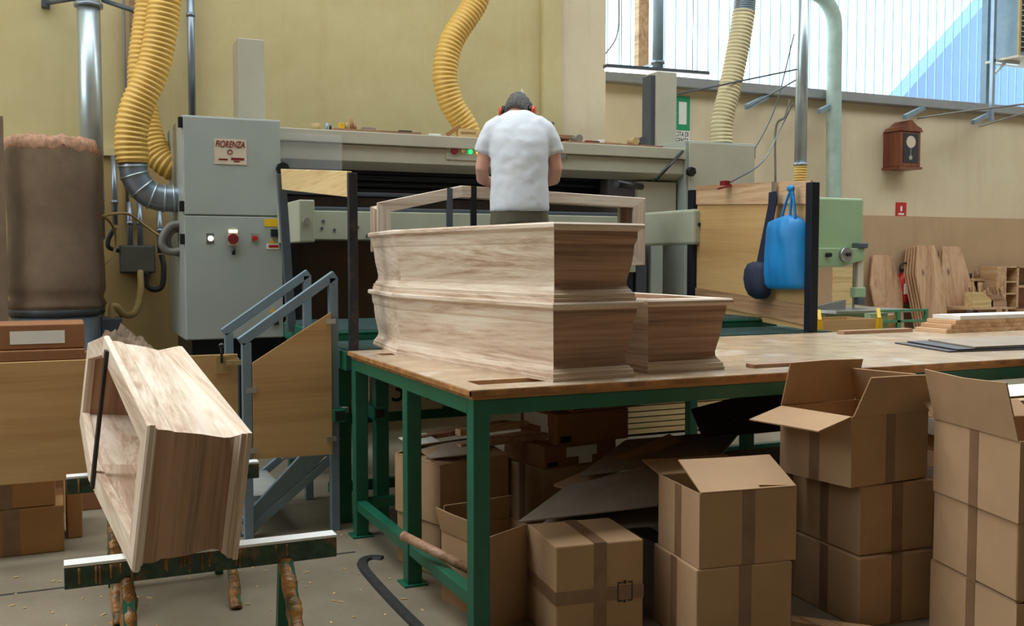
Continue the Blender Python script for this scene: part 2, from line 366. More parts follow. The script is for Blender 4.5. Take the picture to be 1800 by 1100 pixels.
# coffin tipped on its side on the trestles
TRZ = .512
M = Matrix.Rotation(math.radians(3.2), 4, 'Z') @ Matrix.Rotation(math.radians(3.6), 4, 'X') @ Matrix.Rotation(math.radians(-83.5), 4, 'Y')
eu = M.to_euler()
coffin('coffin', 'open coffin tipped on its side across the spattered trestles', (.482, 2.97, .695), eu, sh=.58, strap=True)
# bottomless coffin shell being fed to the sander, on its side
M = Matrix.Rotation(math.radians(-87), 4, 'Z') @ Matrix.Rotation(math.radians(-90), 4, 'Y')
Mx = Matrix(((0, 0, 1, 0), (0, 0, 0, 0), (0, 0, 0, 0), (0, 0, 0, 1)))
# local y (length) -> -X, local z (opening) -> -Y, local x -> Z
R3 = Matrix(((0, -1, 0), (0, 0, -1), (1, 0, 0)))
sh_o = coffin('coffin', 'bottomless coffin shell standing on edge in front of the sander operator', (3.99, 6.72, 1.597), R3.to_euler(), Lf=1.47, foot=.50, hh=.26, floor=False, head=.34, sh=.60)
for q in (.94, 1.06):
    MB().box(-.30+(.02 if q > 1 else 0), .30-(.02 if q > 1 else 0), 1.47*q-.02, 1.47*q+.02, .24, .262).build('brace_strap', plastic_k if q < 1 else darkgrey, sh_o, local=True)
# ------------------------------------------------------------------ green table
X0, X1, Y0, Y1 = 1.32, 6.3, 3.28, 4.92
t = thing('work_table', 'long green steel work table with a worn wooden top', 'table', (X0, Y0, 0))
def holed(xs, ys, holes, z0, z1):
    nx, ny = len(xs), len(ys); v = [(x_, y_, z_) for z_ in (z0, z1) for y_ in ys for x_ in xs]; ix = lambda i, j, k: k*nx*ny+j*nx+i; f = []
    cell = lambda i, j: 0 <= i < nx-1 and 0 <= j < ny-1 and (i, j) not in holes
    for i in range(nx-1):
        for j in range(ny-1):
            if not cell(i, j): continue
            f += [(ix(i, j, 1), ix(i+1, j, 1), ix(i+1, j+1, 1), ix(i, j+1, 1)), (ix(i, j+1, 0), ix(i+1, j+1, 0), ix(i+1, j, 0), ix(i, j, 0))]
            for di, dj, a_, b_ in ((0, -1, (i, j), (i+1, j)), (1, 0, (i+1, j), (i+1, j+1)), (0, 1, (i+1, j+1), (i, j+1)), (-1, 0, (i, j+1), (i, j))):
                if not cell(i+di, j+dj): f.append((ix(*a_, 0), ix(*b_, 0), ix(*b_, 1), ix(*a_, 1)))
    return MB().add(v, f)
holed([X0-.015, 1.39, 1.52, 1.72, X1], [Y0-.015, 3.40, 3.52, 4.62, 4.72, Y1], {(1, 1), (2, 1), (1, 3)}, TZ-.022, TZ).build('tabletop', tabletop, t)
MB().box(X0-.02, X1, Y0-.02, Y0-.0155, TZ-.021, TZ-.003).build('edge_strip', edgew, t)
MB().box(X0-.02, X0-.0155, Y0-.02, Y1, TZ-.021, TZ-.003).build('edge_strip', edgew, t)
MB().box(X0, X1, Y0, Y1, TZ-.038, TZ-.022).build('under_board', ply_d, t)
for y in (Y0, Y1-.06): MB().box(X0, X1, y, y+.06, TZ-.095, TZ-.038).build('top_rail', green, t, bevel=.004)
for xx in (X0, 3.6, X1-.06): MB().box(xx, xx+.06, Y0+.06, Y1-.06, TZ-.095, TZ-.038).build('top_rail', green, t, bevel=.004)
for xx, yy in ((X0, Y0), (X0, 4.03), (X0, Y1-.07), (3.7, Y0+.01), (3.7, Y1-.07), (X1-.07, Y0), (X1-.07, Y1-.07)):
    lg = MB().box(xx, xx+.065, yy, yy+.065, 0, TZ-.09).build('leg', green, t, bevel=.004)
    MB().box(xx-.02, xx+.085, yy-.02, yy+.085, 0, .008).build('foot_plate', green, lg)
for y0, y1 in ((Y0+.065, 4.03), (4.095, Y1-.07)): MB().box(X0+.005, X0+.055, y0, y1, .135, .185).build('stretcher', green, t, bevel=.004)
MB().box(X0+.065, 3.7, Y1-.06, Y1-.02, .14, .19).build('stretcher', green, t, bevel=.004)
# platform
pf = thing('operator_platform', 'green steel platform with grating in front of the sander', 'platform', (1.32, 4.98, 0))
for y0, y1, z in ((4.95, 5.46, .94), (5.5, 6.5, 1.0)):
    for yy in (y0, y1-.05): MB().box(1.30, 4.45, yy, yy+.05, z-.11, z-.012).build('deck_beam', green, pf, bevel=.004)
    for xx in (1.30, 4.4): MB().box(xx, xx+.05, y0+.05, y1-.05, z-.11, z-.012).build('deck_beam', green, pf, bevel=.004)
    g = MB(); yy = y0+.01
    while yy < y1: g.box(1.31, 4.44, yy, yy+.006, z-.025, z); yy += .035
    xx = 1.32
    while xx < 4.44: g.box(xx, xx+.005, y0, y1, z-.012, z-.002); xx += .08
    g.box(1.31, 4.44, y0, y1, z-.03, z-.0255)
    g.build('grating', greengl, pf, kind='stuff')
for xx, yy, z in ((1.31, 5.15, .83), (1.47, 5.0, .83), (1.31, 6.4, .89), (4.36, 5.0, .83), (4.36, 6.4, .89), (2.6, 6.4, .89)):
    lg = MB().box(xx, xx+.07, yy, yy+.07, 0, z).build('leg', green, pf, bevel=.004)
MB().box(1.3, 4.4, 5.3, 5.35, .5, .56).build('cross_beam', green, pf); MB().box(1.3, 4.4, 5.3, 5.35, .13, .18).build('cross_beam', green, pf)
for xx in (1.245, 1.455):
    MB().box(xx, xx+.065, 4.985, 5.3, .565, .63).build('socket_tube', green, pf, bevel=.003); MB().box(xx+.01, xx+.055, 4.982, 4.986, .575, .62).build('dark_mouth_plate', plastic_k, pf)  # black plate on the tube end paints in the dark of its hollow
bd = solo(MB().box(1.50, 1.92, 5.225, 5.24, .565, .79), 'lettered_board', cream, 'dusty pinkish board with big black characters under the platform', 'board')
text('3M', .19, (.025, -.009, .112), (PI/2, 0, 0), plastic_k, bd)
# guards on both sides of the platform
gl = thing('guard_rail', 'left guard with black near post, leaning grey post and pale top board', 'guard', (1.32, 5.6, .9))
MB().box(1.318, 1.362, 4.925, 4.965, .83, 1.825).build('post', blackm, gl, bevel=.003, label='chipped black steel post')
MB().bar((1.235, 6.2, 1.91), (1.29, 6.2, .95), .05, .05).build('post', darkgrey, gl, bevel=.003)
MB().add([(1.235, 6.17, 1.815), (1.318, 4.96, 1.705), (1.318, 4.96, 1.835), (1.228, 6.17, 1.94), (1.262, 6.17, 1.815), (1.345, 4.967, 1.705), (1.345, 4.967, 1.835), (1.255, 6.17, 1.94)],
         [(0, 1, 2, 3), (7, 6, 5, 4), (0, 4, 5, 1), (1, 5, 6, 2), (2, 6, 7, 3), (3, 7, 4, 0)]).build('top_board', wood('cream_board_lengthwise', srgb(240, 214, 160), srgb(228, 196, 140), srgb(200, 160, 108), 'Y', .8), gl, bevel=.003)
gr = thing('guard_rail', 'right guard of plywood boards between two dark posts', 'guard', (4.3, 5.6, .9))
GX = 4.3
MB().box(GX-.05, GX+.01, 4.94, 5.0, .94, 1.87).build('post', navy, gr, bevel=.003); MB().box(GX+.02, GX+.08, 6.34, 6.4, 1.0, 1.91).build('post', navy, gr, bevel=.003)
def gboard(n, zs, m, d):
    z0, z1, z2, z3 = zs
    MB().add([(GX+d, 5.0, z0), (GX+.06+d, 6.33, z1), (GX+.06+d, 6.33, z2), (GX+d, 5.0, z3), (GX+.02+d, 5.0, z0), (GX+.08+d, 6.33, z1), (GX+.08+d, 6.33, z2), (GX+.02+d, 5.0, z3)],
             [(0, 1, 2, 3), (7, 6, 5, 4), (0, 4, 5, 1), (1, 5, 6, 2), (2, 6, 7, 3), (3, 7, 4, 0)]).build(n, m, gr)
ply_y = wood('plywood_lengthwise', srgb(212, 172, 118), srgb(200, 158, 104), srgb(184, 140, 88), 'Y', .35, .5)
gboard('top_board', (1.74, 1.80, 1.94, 1.885), pale_y, -.012); gboard('plywood_sheet', (1.1, 1.18, 1.80, 1.74), ply_y, 0)
gboard('lower_board', (.975, 1.07, 1.178, 1.098), wood('brown_board_lengthwise', srgb(196, 156, 116), srgb(172, 132, 96), srgb(126, 90, 62), 'Y', 1.), -.012); gboard('plywood_skirt', (.945, 1.005, 1.068, .973), ply_y, 0)
# ------------------------------------------------------------------ the wide belt sander
m = thing('wide_belt_sander', 'large grey wide belt sanding machine with two cabinets and a long beam', 'machine', (1.07, 7.0, 0))
def pb(n, x0, x1, y0, y1, z0, z1, mt, bev=.006, parent=None, **kw): return MB().box(x0, x1, y0, y1, z0, z1).build(n, mt, parent or m, bevel=bev, **kw)
pb('left_cabinet', .75, 1.395, 7.0, 8.0, .85, 2.345, greyen)
ud = pb('upper_door', .755, 1.39, 6.985, 7.0, 1.69, 2.335, greyen, .004); ld = pb('lower_door', .755, 1.395, 6.985, 7.0, .855, 1.68, greyen, .004)
pb('base_plinth', .8, 1.40, 7.1, 8.0, 0, .85, navy); pb('base_plinth', 4.85, 5.45, 7.3, 8.0, 0, .85, navy)
def ap(u, v, d=0): return aty(u, v, 6.985-d)
def plate(n, u0, v0, u1, v1, mt, par, d=.003, y=6.985, **kw):
    a = aty(u0, v1, y); b = aty(u1, v0, y); return MB().box(a.x, b.x, y-d, y, a.z, b.z).build(n, mt, par, **kw)
sg = plate('maker_plate', 377, 246, 433, 288, cream, ud, .004)
c = ap(404, 254); text('FIORENZA', .062, (c.x, 6.979, c.z), (PI/2, 0, 0), redd, ud, width=.19, shear=.25, ext=.0015)
c = ap(404, 267); MB().tube([Vector((c.x+.016*math.cos(q*PI/8), 6.979, c.z+.014*math.sin(q*PI/8))) for q in range(17)], .0025, 6).build('emblem', redd, ud)
plate('print_line', 384, 279, 400, 281, redd, ud, .006); plate('print_line', 406, 278, 429, 281, redd, ud, .006); plate('print_line', 411, 283, 421, 284.5, redd, ud, .006)
def button(u, v, r, mt, par, n='button', y=6.985, d=.02, **kw):
    c = aty(u, v, y); return MB().cyl((c.x, y, c.z), (c.x, y-d, c.z), r, 16).build(n, mt, par, **kw)
plate('button_plate', 363, 410, 376, 428, darkgrey, ld); button(370, 419, .018, lamp_w, ld, 'indicator_lamp')
plate('switch_plate', 401, 406, 418, 432, cream, ld, .006); button(409, 420, .034, redd, ld, 'main_switch', d=.04); plate('glowing_switch_tag', 402, 404, 417, 409, lamp_w, ld, .008)  # the switch tag is given a glow, though it is no lamp
c = ap(410, 440); MB().cyl((c.x, 6.97, c.z-.03), (c.x, 6.97, c.z+.02), .012, 8).build('hanging_key', plastic_k, ld)
plate('button_plate', 442, 410, 454, 425, silver, ld); button(448, 419, .018, red, ld, 'stop_button')
plate('warning_plate', 465, 385, 490, 398, yellow, ld); plate('socket', 476, 403, 487, 416, navy, ld, .02)
c = ap(478, 424); MB().prism([(c.x-.02, 6.981, c.z-.016), (c.x+.02, 6.981, c.z-.016), (c.x, 6.981, c.z+.02)], (0, .004, 0)).build('warning_triangle', yellow, ld)
plate('safety_label', 468, 428, 491, 438, white, ld); plate('print_line', 472, 430.5, 489, 435, red, ld, .005)
plate('socket', 478, 557, 489, 570, plastic_k, ld, .02); c = ap(480, 545); MB().prism([(c.x-.02, 6.981, c.z-.016), (c.x+.02, 6.981, c.z-.016), (c.x, 6.981, c.z+.02)], (0, .004, 0)).build('warning_triangle', yellow, ld)
for v in (214, 362, 420): c = ap(318, v); pb('hinge', .725, .755, 6.99, 7.03, c.z-.035, c.z+.035, plastic_k, .003)
c = ap(487, 297); MB().cyl((1.40, 6.99, c.z), (1.40, 6.94, c.z), .045, 8).build('clamp_knob', plastic_k, m)
a = aty(420, 205, 7.5); b = aty(465, 70, 7.5); pb('lifting_column', a.x, b.x, 7.5, 7.75, 2.345, b.z, beige)
a = aty(402, 203, 7.3); b = aty(445, 195, 7.3); MB().cyl(((a.x+b.x)/2, 7.3, 2.345), ((a.x+b.x)/2, 7.3, 2.375), .085, 20).build('vent_cap', darkgrey, m)
# beam
pb('beam_cap', 1.40, 4.80, 7.14, 8.0, 2.225, 2.315, beige); pb('beam_fascia', 1.40, 4.80, 7.17, 7.9, 2.10, 2.222, beige)
MB().add([(1.40, 7.17, 2.10), (4.8, 7.17, 2.10), (4.8, 7.30, 2.05), (1.4, 7.30, 2.05), (1.40, 7.3, 2.10), (4.8, 7.3, 2.10)], [(0, 1, 2, 3), (0, 4, 5, 1), (3, 2, 5, 4), (0, 3, 4), (1, 5, 2)]).build('beam_lip', beige, m)
pb('shaded_dado_panel', 1.56, 4.12, 7.62, 7.66, .3, 1.53, flat('shaded_dado_brown', srgb(104, 84, 66), .7))  # added dark panel, holds the shade on the wall below the bed
pb('shadow_back', 1.42, 4.80, 7.75, 7.8, 1.5, 2.1, navy)  # navy sheet puts the shade of the machine opening into colour
for z, r in ((2.02, .035), (1.955, .045), (1.90, .03)): MB().cyl((1.44, 7.45, z), (4.1, 7.45, z), r, 16).build('roller', navy, m)
pb('hood_plate', 1.42, 4.12, 7.42, 7.46, 1.86, 2.06, navy, .002)
pb('pressure_bar', 1.42, 4.12, 7.25, 7.40, 1.855, 1.885, darkgrey); pb('belt_cover', 1.45, 4.75, 7.32, 7.5, 1.76, 1.852, flat('brown_shaded_steel', srgb(96, 80, 70), .6)); pb('bed_bar', 1.45, 4.3, 7.1, 7.3, 1.735, 1.765, darkgrey)  # the belt cover brown has shade mixed into it
pb('bed_front', 1.46, 4.30, 7.06, 7.1, 1.53, 1.735, olive); pb('conveyor_bed', 1.46, 4.30, 7.1, 7.9, 1.53, 1.733, olive)
for x_, z_ in ((1.62, 1.69), (1.7, 1.66), (1.78, 1.6), (1.69, 1.61), (1.95, 1.62), (2.02, 1.56)): MB().cyl((x_, 7.06, z_), (x_, 7.052, z_), .011, 8).build('dark_hole_disc', darkgrey, m)  # dark discs paint in the shade of holes
pb('left_arm', 1.365, 1.465, 6.3, 7.06, 1.5, 1.765, olive, .008); c = aty(531, 388, 6.3); MB().cyl((1.41, 6.3, c.z), (1.41, 6.285, c.z), .022, 12).build('arm_bolt', silver, m)
pb('right_arm', 4.3, 4.39, 6.29, 7.06, 1.5, 1.765, olive, .02); MB().cyl((4.35, 6.29, 1.65), (4.35, 6.28, 1.65), .014, 10).build('arm_bolt', plastic_k, m)
pb('side_gear_box', 1.40, 1.46, 7.1, 7.5, 1.5, 1.75, navy); pb('side_guard', 1.40, 1.47, 7.18, 7.4, 1.85, 2.1, darkgrey)
for x0, x1, mt in ((4.12, 4.2, navy), (4.26, 4.33, navy), (4.36, 4.46, darkgrey), (4.5, 4.62, greyen), (1.46, 1.56, navy)): pb('support_column', x0, x1, 7.2, 7.6, .3, 1.53, mt)
pb('drive_housing', 4.14, 4.5, 7.3, 7.7, 1.86, 2.05, flat('mauve_grey_steel', srgb(112, 108, 116), .5)); pb('gear_guard', 4.4, 4.78, 7.25, 7.6, 1.77, 2.04, beige)
MB().cyl((4.05, 7.0, 1.99), (4.4, 7.2, 1.99), .03, 10).build('lever_clamp', plastic_k, m)
a = aty(1200, 266, 7.12); b = aty(1153, 316, 7.0); MB().cyl(a, b, .014, 8).build('gas_strut', plastic_k, m)
MB().box(1.42, 1.86, 7.13, 7.135, 2.0, 2.28).build('clear_guard', clearp, m, label='clear plastic guard sheet')
pb('right_cabinet', 4.80, 5.51, 7.15, 8.2, .85, 2.385, greyen); pb('right_door', 4.83, 5.505, 7.135, 7.15, 1.0, 2.37, beige, .004)
c = aty(1212, 302, 7.135); MB().cyl((c.x, 7.135, c.z), (c.x, 7.09, c.z), .04, 6).build('clamp_knob', plastic_k, m)
c = aty(1321, 268, 7.15); pb('hinge', 5.505, 5.53, 7.16, 7.2, c.z-.05, c.z+.05, plastic_k, .003)
a = aty(1146, 250, 7.6); b = aty(1190, 128, 7.6); pb('right_column', a.x+.05, b.x, 7.6, 7.8, 2.315, b.z, beige); pb('column_slide', a.x, a.x+.05, 7.63, 7.77, 2.315, b.z-.03, darkgrey)
fp = plate('control_panel', 784, 255, 848, 280, beige, m, .008, 7.17)
for u, v, r, mt, nm in ((798, 265, .028, redd, 'stop_button'), (812, 266, .014, cable_t, 'push_button'), (826, 267, .016, lamp_g, 'indicator_lamp'), (840, 268, .016, lamp_y, 'indicator_lamp'), (988, 272, .03, silver, 'gauge'), (997, 276, .013, silver, 'push_button')):
    button(u, v, r, mt, m, nm, 7.165, .02)
# hoses and ducts
h = thing('extraction_hose', 'thick yellow ribbed hose ending in a galvanised elbow on the left cabinet', 'hose', aty(235, 290, 7.4), group='yellow dust hoses')
P = lambda u, v, y: aty(u, v, y)
hose([P(292, -60, 7.4), P(290, 0, 7.4), P(272, 110, 7.4), P(240, 190, 7.4), P(231, 240, 7.4), P(233, 288, 7.4)], .108).build('hose', yellowh, h)
el = resample(smoothpath([P(233, 286, 7.4), P(238, 312, 7.4), P(258, 338, 7.4), P(285, 348, 7.4), P(322, 349, 7.4)]), .02)
MB().tube(el, .092, 20).build('elbow_duct', galv_d, h)
for i in (1, 4, 9, 13, 17, 20): 
    if i+1 < len(el): MB().tube([el[i], el[i]+(el[i+1]-el[i])*.6], .1, 20).build('seam_ring', galv, h)
h = thing('extraction_hose', 'yellow ribbed hose behind the front one curving into the left cabinet', 'hose', P(300, 290, 7.8), group='yellow dust hoses')
hose([P(266, -60, 7.9), P(264, 0, 7.9), P(250, 120, 7.9), P(254, 200, 7.9), P(272, 262, 7.85), P(300, 292, 7.8), P(335, 302, 7.8)], .1).build('hose', yellowh, h)
h = thing('extraction_hose', 'yellow ribbed hose bending down behind the operator onto the beam', 'hose', P(835, 235, 7.8), group='yellow dust hoses')
hose([P(850, -60, 7.8), P(838, 0, 7.8), P(795, 70, 7.8), P(782, 130, 7.8), P(793, 180, 7.8), P(818, 222, 7.8), P(826, 247, 7.8)], .1).build('hose', yellowh, h)
h = thing('extraction_hose', 'dusty cream ribbed hose rising from the right cabinet', 'hose', P(1268, 248, 7.7), group='yellow dust hoses')
hose([P(1268, 252, 7.7), P(1270, 210, 7.7), P(1284, 150, 7.7), P(1300, 70, 7.7), P(1308, 20, 7.7)], .1).build('hose', whitehose, h)
hose([P(1308, 24, 7.7), P(1310, -20, 7.7), P(1310, -90, 7.7)], .098, .02).build('metal_sleeve', galv_d, h)
a = P(1268, 250, 7.7); MB().cyl((a.x, 7.7, 2.385), (a.x, 7.7, 2.42), .12, 20).build('flange', darkgrey, h)
def pipe(name, label, u, v0, v1, y, r, mt, clamps=(), cat='pipe'):
    t = thing(name, label, cat, aty(u, v1, y)); a = aty(u, v0, y); b = aty(u, v1, y); c = (a+b)/2
    MB().cyl((c.x, y, a.z), (c.x, y, b.z), r, 20).build('pipe', mt, t)
    for v in clamps: q = aty(u, v, y); MB().cyl((c.x, y, q.z-.015), (c.x, y, q.z+.015), r*1.25, 20).build('clamp', galv_d, t); MB().box(c.x-.008, c.x+.008, y, YB if y < YB else YW, q.z-.01, q.z+.01).build('clamp_stud', galv_d, t)
    return t
pipe('galvanised_duct', 'wide shiny galvanised duct rising behind the dust bags', 159, -80, 420, 8.4, .084, galv, (10,))
pipe('conduit', 'thin grey conduit on the yellow wall right of the hoses', 336, -80, 230, 8.72, .03, galv_d, (26,))
pipe('conduit', 'pale thin conduit beside the brown wall channel', 220, -80, 400, 8.74, .012, cable_g)
for u, v0, v1, lb in ((201, 275, 395, 'thin conduit directly right of the dust bags'), (228, 355, 432, 'grey conduit entering the junction box at left'), (246, 355, 432, 'grey conduit entering the junction box at right'), (281, 365, 445, 'conduit ending in a cable gland beside the cabinet')): pipe('conduit', lb, u, v0, v1, 8.68, .022, galv_d, (v1-40,))
a = aty(226, -80, 8.75); b = aty(250, 275, 8.75); solo(MB().box(a.x, b.x, 8.7, 8.8, b.z, a.z), 'wall_channel', brownw, 'brown vertical channel on the yellow wall behind the hoses', 'channel')
q = thing('pipe_bracket', 'rusty rod bracket reaching from the galvanised duct to the hose', 'bracket', P(190, 0, 8.3))
MB().cyl(P(80, 6, 8.75), P(140, -4, 8.4), .018, 8).build('rod', darkgrey, q); MB().cyl(P(180, 0, 8.4), P(256, 26, 8.2), .018, 8).build('rod', darkgrey, q); a = P(80, 6, 8.75); MB().box(a.x-.03, a.x+.03, 8.72, 8.8, a.z-.03, a.z+.03).build('wall_plate', darkgrey, q)
# dust bags
def bag(name, label, u, w, v0, v1, y, crust, grp='dust filter bags'):
    c = aty(u, 400, y); t = thing(name, label, 'filter bag', (c.x, y, 0), group=grp); z1 = aty(u, v0, y).z; z0 = aty(u, v1, y).z; r = w
    secs = []
    for k in range(25):
        f = k/24; z = z0+(z1-z0)*f; rr = r*(1+.03*math.sin(f*9)+(.06*math.sin(f*60) if f < .12 else 0)-(.05 if f < .03 else 0))
        secs.append([Vector((c.x+math.cos(a_*PI/20)*rr*(1+.018*noise.noise(Vector((a_*.5, f*3, u)))), y+math.sin(a_*PI/20)*rr, z)) for a_ in range(40)])
    mb = MB(); mb.smooth = True; mb.rings(secs); mb.build('bag', fabric, t)
    MB().cyl((c.x, y, z0-.02), (c.x, y, z0+.03), r*1.0, 32).build('clamp_band', darkgrey, t); MB().cyl((c.x, y, .0), (c.x, y, z0-.0), r*.97, 32).build('drum', galv_d, t)
    if crust:
        mb = MB(); mb.smooth = True; rs = []
        for k, (rr, dz) in enumerate(((1.0, -.06), (1.03, -.03), (1.03, .0), (.99, .03), (.8, .045), (.4, .05), (.02, .05))):
            rs.append([Vector((c.x+math.cos(j*PI/48)*r*rr*(1+.03*noise.noise(Vector((j*.9, k*2, 3)))), y+math.sin(j*PI/48)*r*rr, z1+dz+.03*noise.noise(Vector((j*.55, k*1.7, 9)))-(.05*max(0, noise.noise(Vector((j*.2, 1, 4)))) if k < 2 else 0))) for j in range(96)])
        mb.rings(rs); mb.build('sawdust_crust', sawdust, t)
    return t
bag('dust_bag', 'big brown filter bag crusted with sawdust on top', 93, .285, 256, 548, 7.5, True)
bag('dust_bag', 'brown filter bag mostly hidden behind the crusted one', 118, .25, 262, 545, 8.15, False)
q = solo(MB().tube([P(-60, 316, 7.7), P(24, 318, 7.7)], .09, 20), 'inlet_pipe', fabric, 'dusty round inlet pipe entering the filter bag at the left edge', 'pipe')
q = solo(MB().box(P(0, 400, 7.2).x-.4, P(10, 400, 7.2).x, 7.2, 7.25, 0, 2.3), 'frame_post', fabric, 'dusty collector frame post at the far left edge', 'post')
mt_ = thing('fan_motor', 'small grey motor box with a ribbed pipe at the dust collector foot', 'motor', P(195, 600, 7.5))
a = P(178, 602, 7.5); b = P(215, 558, 7.5); MB().box(a.x, b.x, 7.5, 7.7, 0, b.z).build('motor_box', darkgrey, mt_, bevel=.01); MB().tube(smoothpath([P(197, 560, 7.55), P(198, 540, 7.55), P(206, 540, 7.55), P(218, 553, 7.6), P(238, 548, 7.8), P(247, 510, 8.4), P(247, 478, 8.6)], 8), .025, 10).build('flexible_conduit', cable_t, mt_)
# junction box and cables
a = P(211, 480, 8.6); b = P(273, 431, 8.6); jb = thing('junction_box', 'grey electrical junction box on the wall between bags and cabinet', 'junction box', (a.x, 8.6, a.z))
MB().box(a.x, b.x, 8.62, 8.75, a.z, b.z).build('box', darkgrey, jb, bevel=.008); MB().box(a.x+.01, b.x-.01, 8.605, 8.62, a.z+.01, b.z-.01).build('lid', flat('grey_box_enamel', srgb(112, 112, 100), .5), jb, bevel=.004)
def cable(label, pts, r, mt, name='cable'): return solo(MB().tube(smoothpath([P(*p) for p in pts], 8), r, 8), name, mt, label, 'cable', 'cables on the back wall')
cable('black cable looping under the junction box to the wall socket', [(257, 478, 8.6), (257, 500, 8.6), (270, 509, 8.6), (285, 502, 8.6), (288, 470, 8.62), (284, 448, 8.65)], .022, rubber)
cable('grey flexible conduit curling out of the cabinet side, larger loop', [(324, 394, 7.3), (302, 396, 7.3), (288, 412, 7.3), (285, 430, 7.3), (297, 442, 7.3), (324, 440, 7.3)], .026, cable_g)
cable('grey flexible conduit curling out of the cabinet side, smaller loop', [(324, 402, 7.35), (304, 405, 7.35), (295, 420, 7.35), (300, 440, 7.35), (324, 448, 7.35)], .022, cable_g)
cable('thin pale cable arching from the dust bag towards the cabinet', [(178, 380, 8.1), (205, 375, 8.3), (228, 377, 8.4), (250, 393, 8.5), (280, 413, 8.5), (315, 421, 8.2)], .011, cable_t)
cable('thin pale cable drooping beside the dust bag', [(178, 378, 8.1), (195, 392, 8.4), (203, 415, 8.5), (200, 445, 8.5), (182, 466, 8.4)], .011, cable_t)
cable('dark cable running into the left side of the junction box', [(202, 400, 8.6), (191, 420, 8.6), (192, 435, 8.6), (212, 441, 8.65)], .018, rubber)
# ------------------------------------------------------------------ stair and gates
st = thing('stair', 'blue grey steel stair with two handrails and a plywood side panel', 'stair', (1.04, 5.05, 0))
def sb(n, a, b, w=.045, h=.045, mt=bluegrey, par=st): return MB().bar(a, b, w, h).build(n, mt, par, bevel=.003)
for y, xl, xr in ((5.05, .825, 1.262), (5.75, .845, 1.285)):
    sb('post', (xl, y, 0), (xl, y, .985)); sb('post', (xr, y, 0), (xr, y, 1.30)); sb('handrail', (xl-.03, y, .985), (xr+.01, y, 1.315))
    sb('brace', (xl, y+.03, .03), (xr, y+.03, .37), .03, .04)
sb('stringer', (.82, 5.09, .05), (1.27, 5.09, .5), .03, .1)
for x_, z in ((.92, .2), (1.13, .4), (1.24, .62)):
    MB().box(x_-.12, x_+.12, 5.12, 5.72, z-.03, z).build('tread', flat('worn_tread', srgb(176, 178, 172), .4, .4, .1, 8), st, bevel=.004)
pn = MB().prism([(.85, 5.015, .405), (1.243, 5.015, .40), (1.243, 5.015, 1.125), (.85, 5.015, .885)], (0, .013, 0)).build('side_panel', ply, st)
for x_, z in ((.845, .75), (1.245, 1.08), (1.245, .48), (.845, .45)): MB().box(x_-.03, x_+.02, 5.008, 5.016, z-.012, z+.012).build('clip', silver, pn)
gt = thing('plywood_gate', 'long low plywood gate left of the stair with a metal bolt latch', 'gate', (.1, 5.1, 0))
MB().box(-.75, .79, 5.09, 5.105, .365, .925).build('panel', ply, gt, bevel=.002); MB().box(-.72, -.68, 5.105, 5.15, 0, .9).build('post', bluegrey, gt)
MB().box(.755, .8, 5.105, 5.15, .0, .9).build('post', bluegrey, gt)
a = P(378, 657, 5.085); b = P(404, 625, 5.085); lt = MB().box(a.x, b.x, 5.082, 5.09, a.z, b.z).build('latch_plate', cable_t, gt); MB().box(b.x-.02, P(438, 640, 5.08).x, 5.07, 5.082, a.z+.04, a.z+.065).build('latch_bolt', cable_t, gt)
MB().cyl(P(390, 638, 5.075), P(389, 607, 5.07), .006, 8).build('latch_lever', plastic_k, gt); MB().loft([(P(389, 607+k*1.2, 5.07), (r_, 0, 0), (0, r_, 0)) for k, r_ in ((-4, .003), (-2, .013), (0, .016), (2, .013), (4, .003))], 10).build('lever_knob', plastic_k, gt)
for x_, z in ((2.52, 1.296), (3.85, 1.346)): MB().box(x_-.05, x_+.05, 6.45, 7.1, z-.05, z-.002).build('infeed_bracket', olive, m)
# ------------------------------------------------------------------ trestles
def trestle(label, y, x0, x1):
    t = thing('trestle', label, 'trestle', ((x0+x1)/2, y, 0), group='spattered green trestles')
    MB().box(x0, x1, y-.03, y+.03, TRZ-.072, TRZ-.008).build('beam', paintmess, t, bevel=.003); MB().box(x0, x1, y-.03, y+.03, TRZ-.008, TRZ).build('top_strip', whitept, t)
    rs = random.Random(int(y*100))
    for xl in (x0+.17, x1-.16):
        for sgn in (-1, 1):
            a = Vector((xl, y+sgn*.02, TRZ-.07)); b = Vector((xl, y+(-.4 if sgn < 0 else .1), 0)); lg = MB().bar(a, b, .034, .034).build('leg', green, t)
            if sgn < 0:
                p = [a+(b-a)*(k/40) for k in range(41)]; p = [a+(b-a)*(k/110) for k in range(111)]; rad = [.0225+.0016*rs.random()+.005*noise.noise(Vector((k*.11, xl*9, y)))+.002*noise.noise(Vector((k*.5, xl*3, y))) for k in range(111)]; rad[-1] = .02
                mb = MB().tube(p, .02, 12, rad)
                mb.v = [v+Vector((.009*noise.noise(v*17), .009*noise.noise(v*19+Vector((5, 0, 0))), 0)) for v in mb.v]; mb.build('dried_glue_coat', glue, lg)
        MB().bar((xl, y-.3, .13), (xl, y+.075, .13), .025, .03).build('leg_spreader', green, t)
    MB().box(x0+.17, x1-.16, y+.06, y+.085, .115, .145).build('brace', green, t)
    for k in range(20):
        xx = x0+.02+rs.random()*(x1-x0-.04); h_ = .02+rs.random()*.035; MB().loft([((xx, y-.031, TRZ-.012), (.004, 0, 0), (0, .002, 0)), ((xx, y-.031, TRZ-.012-h_*.6), (.003, 0, 0), (0, .003, 0)), ((xx, y-.032, TRZ-.012-h_), (.004, 0, 0), (0, .004, 0)), ((xx, y-.031, TRZ-.018-h_), (.001, 0, 0), (0, .001, 0))], 8).build('glue_drip', glue, t)
trestle('spattered green trestle under the near end of the tipped coffin', 3.17, -.012, .79)
trestle('spattered green trestle behind, under the far end of the tipped coffin', 4.45, .0, .77)
